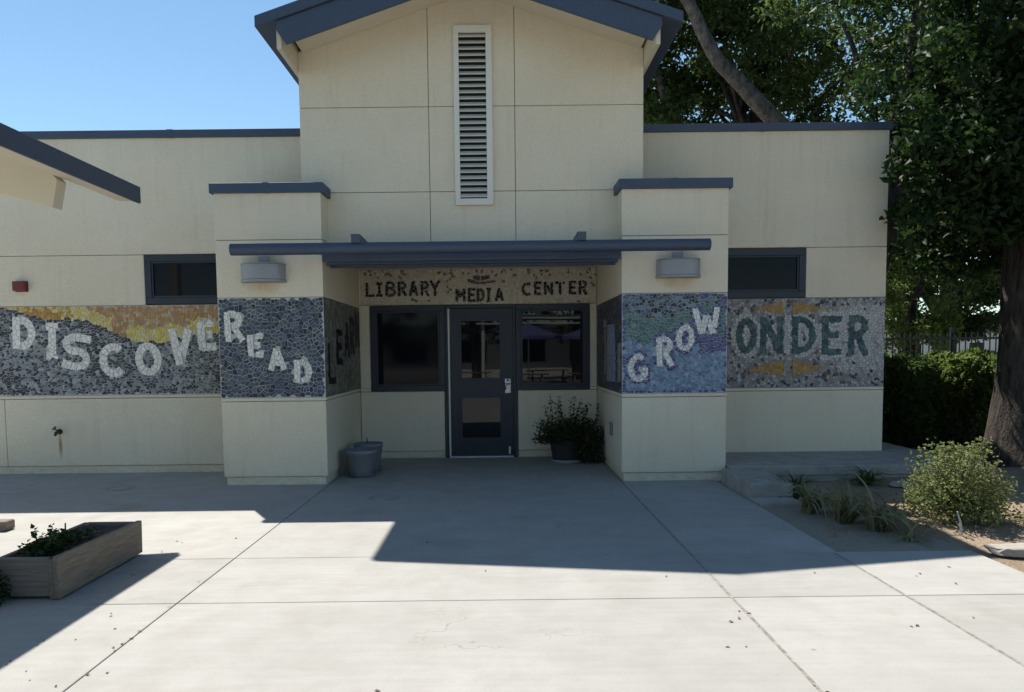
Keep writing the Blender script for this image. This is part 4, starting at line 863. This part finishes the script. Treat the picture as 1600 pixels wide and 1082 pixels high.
shrub('trailing_weed', 'dark weed spilling on the paving at the planter corner, left edge', 'weed', (-3.16, 4.50, 0.0), 0.16, 0.14, 0.24, 520, 0.042, 'leaf_dark', 43, 2, shell=0.45, stems=12, z0=0.01)
t = empty('dry_stalk', (-3.02, 5.12, 0.2)); tag(t, 'thin dry twig sticking up from the planter soil', 'stalk'); MB().tube([(-3.02, 5.12, 0.19), (-3.015, 5.12, 0.36)], [0.007, 0.005], 6).build('stalk', 'stem', t)
t = empty('timber_offcut', (-4.7, 6.55, 0)); tag(t, 'weathered timber lying on the paving at the left edge', 'timber')
box('beam', 'old_wood_cross', t, -5.6, -4.31, 6.42, 6.55, 0.004, 0.085, 0.006); box('end_cap', 'old_wood', t, -4.309, -4.30, 6.425, 6.545, 0.008, 0.08)

# ------------------------------------------------------------------ neighbouring walkway canopy, upper left
cv = empty('walkway_canopy', (-5.5, 2.0, 0)); tag(cv, 'sloping walkway canopy with blue fascia reaching in at upper left', 'canopy')
EX, EY, EZ = -3.425, 7.33, 3.11; ns = 9.5
def cz(x, o): return EZ + (EX - x) / 3.0 + o
XB = -5.7
MB().prismY([(XB, cz(XB, -0.05)), (EX - 0.03, cz(EX - 0.03, -0.05)), (EX - 0.03, cz(EX - 0.03, 0.0)), (XB, cz(XB, 0.0))], -5.0, EY - 0.02).build('roof_deck', 'blue_metal', cv)
MB().prismY([(XB, cz(XB, -0.085)), (EX - 0.12, cz(EX - 0.12, -0.085)), (EX - 0.12, cz(EX - 0.12, -0.052)), (XB, cz(XB, -0.052))], -5.0, EY - 0.12).build('soffit', 'soffit_paint', cv)
box('eave_fascia', 'blue_metal', cv, EX - 0.03, EX, -5.0, EY, EZ - 0.135, EZ + 0.02, 0.005)
box('eave_return', 'soffit_paint', cv, EX - 0.20, EX - 0.031, -5.0, EY - 0.03, EZ - 0.115, EZ - 0.075)
MB().prismY([(XB, cz(XB, -0.14)), (EX - 0.031, EZ - 0.13), (EX - 0.031, cz(EX - 0.03, 0.01)), (XB, cz(XB, 0.015))], EY - 0.03, EY).build('barge_board', 'blue_metal', cv)
for y in (6.30, 2.2, -2.0):
    MB().prismY([(-5.6, 3.27), (-3.68, 2.745), (-3.63, 2.97), (-3.75, cz(-3.75, -0.09)), (-5.6, cz(-5.6, -0.09))], y, y + 0.14).build('beam', 'soffit_paint', cv, 0.006)
    box('post', 'soffit_paint', cv, -5.6, -5.46, y + 0.001, y + 0.139, 0.0, cz(-5.6, -0.25), 0.008)

# ------------------------------------------------------------------ the garden bed on the right
shrub('sunlit_bush', 'round light green bush in sun on the bare soil', 'bush', (3.96, 6.42, 0.02), 0.46, 0.44, 0.60, 8800, 0.031, 'leaf_bush', 51, 34, shell=0.55, stems=46, sh=0.14)
ribbon_plant('grass_tuft', 'dark dense tuft of grass beside the concrete step', 'grass', (3.00, 7.55, 0.0), 130, 0.36, 0.012, 61, 'leaf_hedge', 0.5, 1.4, 'dark grass tufts in the soil')
ribbon_plant('grass_tuft', 'dark spiky tuft below the middle of the raised walkway', 'grass', (4.02, 8.15, 0.03), 110, 0.34, 0.013, 62, 'leaf_hedge', 0.6, 1.2, 'dark grass tufts in the soil')
for i, (x, y, lab, bx_, by_) in enumerate(((2.86, 6.85, 'wilted strap-leaved plant nearest the concrete step', 0.3, -0.1), (3.0, 6.45, 'wilted strap-leaved plant in the middle of the shaded soil', 0.5, -0.15), (3.12, 6.15, 'arching strap-leaved plant next to the shadow edge', 0.5, -0.2), (3.22, 5.80, 'sparse strap leaves flattened at the shadow edge near the slab', 0.2, -0.3))):
    ribbon_plant('strap_plant', lab, 'plant', (x, y, 0.0), (46, 42, 34, 12)[i], (0.66, 0.72, 0.66, 0.5)[i], 0.026, 70 + i, 'leaf_strap', 0.8, 1.15, 'wilted strap-leaved plants in the soil', (bx_, by_))
ribbon_plant('strap_plant', 'green strap-leaved plant right of the sunlit bush', 'plant', (4.72, 6.30, 0.0), 24, 0.5, 0.032, 79, 'leaf_hedge', 1.1, 0.7, 'wilted strap-leaved plants in the soil')
t = empty('dry_stalk', (3.72, 5.95, 0)); tag(t, 'pale dead stalk standing in soil before the sunlit bush', 'stalk'); MB().tube([(3.72, 5.95, 0.0), (3.70, 5.94, 0.10), (3.665, 5.93, 0.19)], [0.010, 0.009, 0.005], 7).tube([(3.70, 5.94, 0.06), (3.655, 5.93, 0.11)], [0.005, 0.002], 5).build('stalk', 'leaf_strap' if False else 'plastic_pale', t)
def rock(name, label, cat, c, sx, sy, sz, seed, mat='stone'):
    bm = bmesh.new(); bmesh.ops.create_icosphere(bm, subdivisions=3, radius=1)
    for v in bm.verts:
        p = v.co.copy(); k = 1 + 0.22 * mnoise.noise(p * 1.6 + Vector((seed, 0, 0))) + 0.09 * mnoise.noise(p * 4 + Vector((0, seed, 0)))
        v.co = Vector((c[0] + math.copysign(abs(p.x) ** 0.7, p.x) * sx * k, c[1] + math.copysign(abs(p.y) ** 0.7, p.y) * sy * k, c[2] + math.copysign(abs(p.z) ** 0.6, p.z) * sz * k))
    me = bpy.data.meshes.new(name); bm.to_mesh(me); bm.free(); o = link(name, me, mat); tag(o, label, cat); return o
rock('flat_stone', 'flat pale stone on the sunlit soil at the right edge', 'stone', (3.80, 5.42, 0.012), 0.22, 0.10, 0.035, 3)
rock('flat_stone', 'small flat stone in the shaded soil below the walkway', 'stone', (4.34, 8.0, 0.04), 0.13, 0.07, 0.03, 5)
rng = random.Random(5)
clods = []
for k in range(60):
    x, y = rng.uniform(2.6, 5.4), rng.uniform(4.0, 8.2)
    if y < 5.6 and x < 3.62: continue
    s = rng.uniform(0.008, 0.026)
    clods.append((x, y, s))
cm = MB()
for x, y, s in clods:
    pts = [(x + s * math.cos(a) * rng.uniform(0.7, 1.2), y + s * math.sin(a) * rng.uniform(0.7, 1.2)) for a in [i * 1.047 for i in range(6)]]
    cm.prismZ(pts, -0.03, 0.012 + s * 0.7 + (0.05 if y > 6.5 else 0.0))
o = cm.build('soil_clods', 'soil', None, 0.004); tag(o, 'loose crumbs of soil and gravel over the garden bed', 'gravel', kind='stuff')
# fallen leaves on the paving
def litter():
    m = MB().poly([(-0.018, 0, 0.002), (-0.004, 0.009, 0.009), (0.019, 0.002, 0.004), (0.002, -0.010, 0.008), (0.0, 0, 0.003)], [(0, 4, 1), (1, 4, 2), (2, 4, 3), (3, 4, 0)]); me = m.mesh('dry_leaf'); me.materials.append(MAT['dry_leaf']); r = random.Random(8)
    spots = [(-2.2, 3.4), (-2.05, 3.33), (-2.5, 3.62), (-2.45, 3.58), (-2.42, 3.62), (-2.3, 3.5), (-2.28, 3.9), (-2.12, 4.05), (-2.0, 3.78), (-1.98, 3.83), (-1.97, 3.9), (-1.96, 3.73), (-1.99, 4.0), (-1.95, 3.45), (-1.9, 3.47), (-2.0, 4.9), (-2.25, 4.25), (-2.3, 4.3), (-2.62, 6.0), (-2.58, 5.95), (1.43, 4.18), (1.38, 4.22), (1.35, 4.1), (1.25, 4.05), (1.15, 3.7), (1.22, 3.7), (1.4, 3.25), (1.42, 3.18), (2.2, 3.95), (2.25, 3.96), (2.75, 4.85), (2.8, 4.9), (2.9, 4.68), (2.95, 4.0), (2.1, 4.95)]
    spots += [(r.uniform(-3.0, 3.4), r.uniform(2.7, 7.5)) for _ in range(22)]
    for x, y in spots:
        if y > 5.45 and x > 2.45: continue
        o = bpy.data.objects.new('dry_leaf', me); COL.objects.link(o); o.location = (x + r.uniform(-.02, .02), y, 0.0005); o.rotation_euler = (r.uniform(-.25, .25), r.uniform(-.25, .25), r.uniform(0, 6.28)); s = r.uniform(0.35, 0.95); o.scale = (s, s, s)
        tag(o, 'tiny dry brown leaf fallen on the concrete paving', 'leaf', 'dry leaves fallen on the paving')
litter()

# ------------------------------------------------------------------ hedge, fence and trees on the right
def hedge(label, x0, x1, y0, y1, z1, n, seed, mat):
    t = empty('clipped_hedge', ((x0 + x1) / 2, (y0 + y1) / 2, 0)); tag(t, label, 'hedge', 'clipped hedges behind the library'); rs = np.random.RandomState(seed)
    v = rs.normal(size=(n, 3)); v /= np.abs(v).max(1, keepdims=True); v[:, 2] = np.abs(v[:, 2]); v = np.sign(v) * np.abs(v) ** 0.8; L = (np.abs(v) ** 5).sum(1, keepdims=True) ** 0.2; v /= L
    k = np.array([1 + 0.10 * mnoise.noise(Vector((a * 3 * (x1 - x0), b * 3, c * 4 + seed))) + 0.06 * mnoise.noise(Vector((a * 9 * (x1 - x0), b * 9, c * 11))) for a, b, c in v])[:, None]
    p = v * k * (1 - 0.45 * rs.rand(n, 1) ** 2.2) * np.array([(x1 - x0) / 2, (y1 - y0) / 2, z1]) + np.array([(x0 + x1) / 2, (y0 + y1) / 2, 0])
    leaf_mesh('foliage', p, 0.066, seed, 0.3, mat, t, aspect=0.65, kind='stuff', var=0.45); m = MB(); r = random.Random(seed)
    for q in range(14):
        x = x0 + 0.25 + (x1 - x0 - 0.5) * q / 13; m.tube([(x, (y0 + y1) / 2, 0), (x + r.uniform(-.1, .1), (y0 + y1) / 2 + r.uniform(-.2, .2), z1 * 0.8)], [0.03, 0.01], 6)
    m.build('stems', 'stem', t)
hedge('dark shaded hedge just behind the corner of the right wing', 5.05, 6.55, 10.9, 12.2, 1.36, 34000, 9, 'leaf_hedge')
hedge('sunlit rounded hedge between the right wing and the big trunk', 6.45, 8.3, 10.7, 12.2, 1.39, 42000, 10, 'leaf_sunlit')  # brighter leaf colour paints the sun on this hedge
fc = empty('picket_fence', (9.5, 14.2, 0)); tag(fc, 'black metal picket fence behind the hedge', 'fence')
pk = MB().box(-0.009, 0.009, -0.009, 0.009, 0.0, 1.80).mesh('picket'); pk.materials.append(MAT['black_metal'])
for k in range(58):
    o = bpy.data.objects.new('picket', pk); COL.objects.link(o); o.parent = fc; o.location = (-3.2 + k * 0.115, 0, 0)
for z in (0.25, 1.66): box('rail', 'black_metal', fc, 6.2, 13.0, 14.185, 14.215, z, z + 0.04)
for x in (6.2, 8.6, 11.0, 13.0): box('post', 'black_metal', fc, x - 0.03, x + 0.03, 14.225, 14.285, 0, 1.9)
# near tree at the right edge
rt_ = tree('massive tree at the right edge with thick dark trunk and burl', (6.86, 9.5, 0), [(6.86, 9.5, -0.1), (6.86, 9.5, 0.25), (6.86, 9.52, 1.0), (6.88, 9.55, 2.5), (6.95, 9.7, 4.2), (7.0, 9.9, 6.2)], [0.78, 0.58, 0.46, 0.43, 0.40, 0.30],
     [(6.9, 10.6, 6.6, 2.1, 2.0, 2.9, 100), (6.9, 10.5, 4.2, 1.45, 0.9, 1.55, 50), (8.6, 10.6, 5.0, 1.6, 1.8, 3.0, 45), (7.8, 9.5, 8.6, 2.6, 2.4, 1.8, 50), (6.1, 9.0, 5.6, 0.95, 0.7, 2.5, 60), (6.9, 8.65, 4.6, 1.3, 0.6, 1.9, 95), (5.02, 9.2, 3.65, 0.30, 0.25, 0.95, 34), (6.3, 8.95, 3.3, 1.0, 0.5, 0.65, 60), (7.3, 8.75, 3.25, 0.9, 0.5, 0.7, 50), (6.2, 10.2, 3.1, 0.9, 0.5, 0.6, 30), (5.9, 9.2, 4.0, 0.6, 0.5, 1.4, 40), (8.8, 9.4, 3.6, 1.1, 0.8, 1.4, 30), (8.6, 6.8, 6.0, 1.9, 2.2, 2.6, 60)], 780, 0.125, 'leaf_dark', 11, 16)  # last clump is unseen crown, added to keep sky light off the right wing
bl = rock('burl', None, None, (6.72, 9.0, 0.93), 0.26, 0.16, 0.15, 6, 'bark'); 
for k_ in ('label', 'category'):
    if k_ in bl: del bl[k_]
bl.parent = rt_; bl.location = -Vector((6.86, 9.5, 0))
# leaning tree behind the wing's corner
tree('leaning tree with dark trunk just behind the corner of the right wing', (5.5, 12.9, 0), [(5.5, 12.9, -0.1), (5.75, 12.9, 1.0), (6.25, 12.95, 2.4), (6.8, 13.1, 4.2), (7.2, 13.4, 6.5)], [0.36, 0.30, 0.27, 0.24, 0.18],
     [(8.2, 13.6, 6.8, 1.9, 1.6, 2.2, 60), (9.0, 13.9, 4.4, 1.7, 1.0, 1.9, 56), (7.2, 14.2, 9.0, 2.4, 2.0, 1.6, 40)], 640, 0.125, 'leaf_tree', 12, 12)
# tall tree whose limbs show above the right parapet
tree('tall broad tree whose sunlit-coloured limbs rise above the right parapet', (6.6, 19.0, 0), [(6.6, 19.0, -0.1), (6.5, 19.0, 3.0), (6.4, 19.0, 6.0), (6.0, 19.0, 7.2)], [0.5, 0.42, 0.36, 0.30],
     [(6.2, 19.4, 10.6, 3.2, 2.2, 3.0, 120), (4.3, 19.6, 9.2, 1.6, 1.6, 2.4, 50), (9.0, 19.6, 10.0, 2.8, 2.2, 3.6, 80), (7.4, 20.0, 7.4, 2.6, 1.8, 1.4, 40), (4.0, 20.2, 7.6, 1.3, 1.2, 1.5, 60), (5.0, 20.5, 11.5, 2.2, 1.6, 2.2, 70), (6.0, 20.8, 8.6, 2.4, 1.2, 2.2, 110), (5.6, 17.9, 9.6, 1.6, 0.8, 1.3, 34), (6.6, 17.6, 8.3, 1.3, 0.6, 0.9, 26)], 520, 0.15, 'leaf_tree', 13, 16,
     extra=[([(7.0, 17.6, 6.2), (6.15, 17.5, 6.95), (5.53, 17.5, 7.6), (5.04, 17.5, 8.1), (4.70, 17.5, 8.7), (4.44, 17.5, 9.25), (4.14, 17.5, 9.7), (3.7, 17.5, 10.4)], [0.20, 0.18, 0.165, 0.15, 0.145, 0.135, 0.12, 0.08]), ([(4.9, 19.2, 6.2), (4.4, 19.3, 7.3), (4.1, 19.5, 8.6), (3.9, 19.6, 10.2)], [0.12, 0.10, 0.07, 0.02])])
tree('sunlit pale green tree beyond the picket fence', (10.1, 18.5, 0), [(10.1, 18.5, -0.1), (10.1, 18.5, 1.2), (10.15, 18.5, 2.6)], [0.2, 0.16, 0.10], [(10.05, 18.3, 2.5, 0.9, 0.9, 1.4, 60)], 900, 0.10, 'leaf_sunlit', 14, 8, name='small_tree', limb_r=0.03)  # leaf colour brightened to look sunlit
tree('dark green tree beyond the fence, right of the sunlit one', (12.2, 20.5, 0), [(12.2, 20.5, -0.1), (12.2, 20.5, 2.0), (12.3, 20.5, 4.0)], [0.3, 0.25, 0.16], [(12.2, 20.3, 4.3, 2.0, 1.6, 2.6, 90), (11.2, 23.0, 5.6, 2.6, 1.6, 2.8, 90)], 900, 0.14, 'leaf_dark', 15, 10)
tree('tall dark tree filling the upper right corner beyond the hedge', (12.0, 15.5, 0), [(12.0, 15.5, -0.1), (11.9, 15.5, 3.0), (11.8, 15.4, 6.5)], [0.4, 0.33, 0.24], [(11.2, 15.2, 7.4, 2.9, 2.0, 4.2, 110), (10.9, 15.4, 3.9, 1.7, 1.0, 1.5, 60)], 800, 0.14, 'leaf_dark', 16, 12)
for i, (x, y, lab) in enumerate(((13.5, 30.0, 'distant dark tree seen just right of the library wall'), (18.5, 31.0, 'distant dark tree beyond the fence, second from the library wall'), (23.5, 30.0, 'distant dark tree beyond the fence, behind the big trunk'))):
    tree(lab, (x, y, 0), [(x, y, -0.1), (x, y, 2.5), (x + 0.2, y, 5.0)], [0.4, 0.33, 0.2], [(x, y, 5.4, 3.4, 2.0, 3.6, 110)], 330, 0.26, 'leaf_dark', 80 + i, 8)
# pale low house far beyond the fence
hs_ = empty('far_house', (38, 72, 0)); tag(hs_, 'pale low house far beyond the fence', 'house')
box('wall', 'house_wall', hs_, 24, 52, 72, 80, 0, 2.9); MB().prismY([(23.4, 2.9), (52.6, 2.9), (50, 4.2), (26, 4.2)], 71.4, 80.6).build('roof', 'shingle', hs_)
for x in (27, 33, 39, 45):
    w = box('window', 'white_paint', hs_, x, x + 1.6, 71.93, 71.997, 0.9, 2.1); box('pane', 'tinted_glass', w, x + 0.1, x + 1.5, 71.90, 71.925, 1.0, 2.0)

# ------------------------------------------------------------------ the courtyard behind the camera, seen in the door and window glass
def umbrella(x, y, label):
    t = empty('patio_umbrella', (x, y, 0)); tag(t, label, 'umbrella', 'patio umbrellas in the courtyard'); n = 8; m = MB(); vs = [(x, y, 2.65)] + [(x + 1.35 * math.cos(2 * math.pi * k / n), y + 1.35 * math.sin(2 * math.pi * k / n), 2.15) for k in range(n)] + [(x + 1.36 * math.cos(2 * math.pi * k / n), y + 1.36 * math.sin(2 * math.pi * k / n), 2.02) for k in range(n)]
    m.poly(vs, [(0, 1 + k, 1 + (k + 1) % n) for k in range(n)] + [(1 + k, 9 + k, 9 + (k + 1) % n, 1 + (k + 1) % n) for k in range(n)]); m.build('canopy', 'fabric_blue', t)
    MB().tube([(x, y, 0), (x, y, 2.7)], 0.028, 10).build('pole', 'aluminium', t); MB().lathe([(0, 0.0), (0.3, 0.0), (0.3, 0.05), (0.06, 0.1), (0, 0.1)], x, y, 20).build('base', 'dark_iron', t)
    for k in range(n):
        a = 2 * math.pi * k / n; MB().tube([(x, y, 2.62), (x + 1.33 * math.cos(a), y + 1.33 * math.sin(a), 2.13)], 0.009, 5).build('rib', 'aluminium', t)
umbrella(1.2, -8.5, 'blue patio umbrella reflected at the left of the right window'); umbrella(3.9, -9.2, 'blue patio umbrella reflected at the right of the right window')
def picnic_table(x, y, label):
    t = empty('picnic_table', (x, y, 0)); tag(t, label, 'table', 'picnic tables in the courtyard')
    for k in range(5): box('plank', 'old_wood_cross', t, x - 0.9, x + 0.9, y - 0.37 + k * 0.15, y - 0.24 + k * 0.15, 0.71, 0.75)
    for s_ in (-1, 1):
        box('bench', 'old_wood_cross', t, x - 0.9, x + 0.9, y + s_ * 0.7 - 0.13, y + s_ * 0.7 + 0.13, 0.42, 0.46)
        for k in (-1, 1): MB().tube([(x + k * 0.65, y + s_ * 0.25, 0.71), (x + k * 0.65, y + s_ * 0.62, 0.0)], 0.04, 4).build('leg', 'old_wood', t)
    for k in (-1, 1): box('crosspiece', 'old_wood', t, x + k * 0.65 - 0.03, x + k * 0.65 + 0.03, y - 0.8, y + 0.8, 0.36, 0.42)
for x, y, l in ((0.9, -5.5, 'picnic table reflected low in the right window'), (3.4, -6.0, 'picnic table reflected at the right of the window'), (2.1, -10.8, 'picnic table between the umbrellas'), (-1.2, -9.8, 'picnic table reflected in the door glass')): picnic_table(x, y, l)
sh = empty('shade_shelter', (3, -13.5, 0)); tag(sh, 'flat shade shelter with white edge beams across the courtyard', 'shelter')
box('roof_deck', 'shingle', sh, -1.0, 9.0, -16.5, -13.3, 3.12, 3.25)
for z in (2.82, 3.06): box('beam', 'white_paint', sh, -1.0, 9.0, -13.29, -13.2, z, z + 0.07)
for x in (-0.8, 3.9, 8.7): box('post', 'white_paint', sh, x, x + 0.14, -13.5, -13.36, 0, 3.1)
tree('broad dark tree across the courtyard, reflected in the left window', (-5.6, -9.0, 0), [(-5.6, -9.0, -0.1), (-5.6, -9.0, 1.8), (-5.5, -9.0, 4.0)], [0.4, 0.32, 0.22], [(-5.4, -9.0, 3.6, 2.2, 1.8, 2.0, 70)], 330, 0.17, 'leaf_dark', 21, 10)
tree('courtyard tree reflected behind the door', (-1.0, -15.5, 0), [(-1.0, -15.5, -0.1), (-1.0, -15.5, 2.0), (-0.9, -15.5, 4.5)], [0.35, 0.3, 0.2], [(-1.0, -15.6, 5.0, 2.6, 1.8, 3.2, 90)], 300, 0.18, 'leaf_dark', 22, 10)
tree('far courtyard tree behind the shade shelter', (4.5, -21.0, 0), [(4.5, -21, -0.1), (4.5, -21, 2.5), (4.6, -21, 5)], [0.4, 0.32, 0.2], [(4.5, -21, 5.4, 4.0, 2.2, 3.6, 120)], 240, 0.2, 'leaf_dark', 23, 10)

cb = empty('classroom_block', (0, -27, 0)); tag(cb, 'long low classroom block closing the courtyard behind the viewer', 'building')
box('wall', 'house_wall', cb, -26, 26, -32, -27, 0, 3.0); box('roof', 'shingle', cb, -27, 27, -33, -25.6, 3.0, 3.3)
for k in range(12):
    x = -22 + k * 3.8; w = box('window', 'frame_blue', cb, x, x + 2.2, -26.995, -26.93, 0.9, 2.3); box('pane', 'tinted_glass', w, x + 0.1, x + 2.1, -26.929, -26.91, 1.0, 2.2)
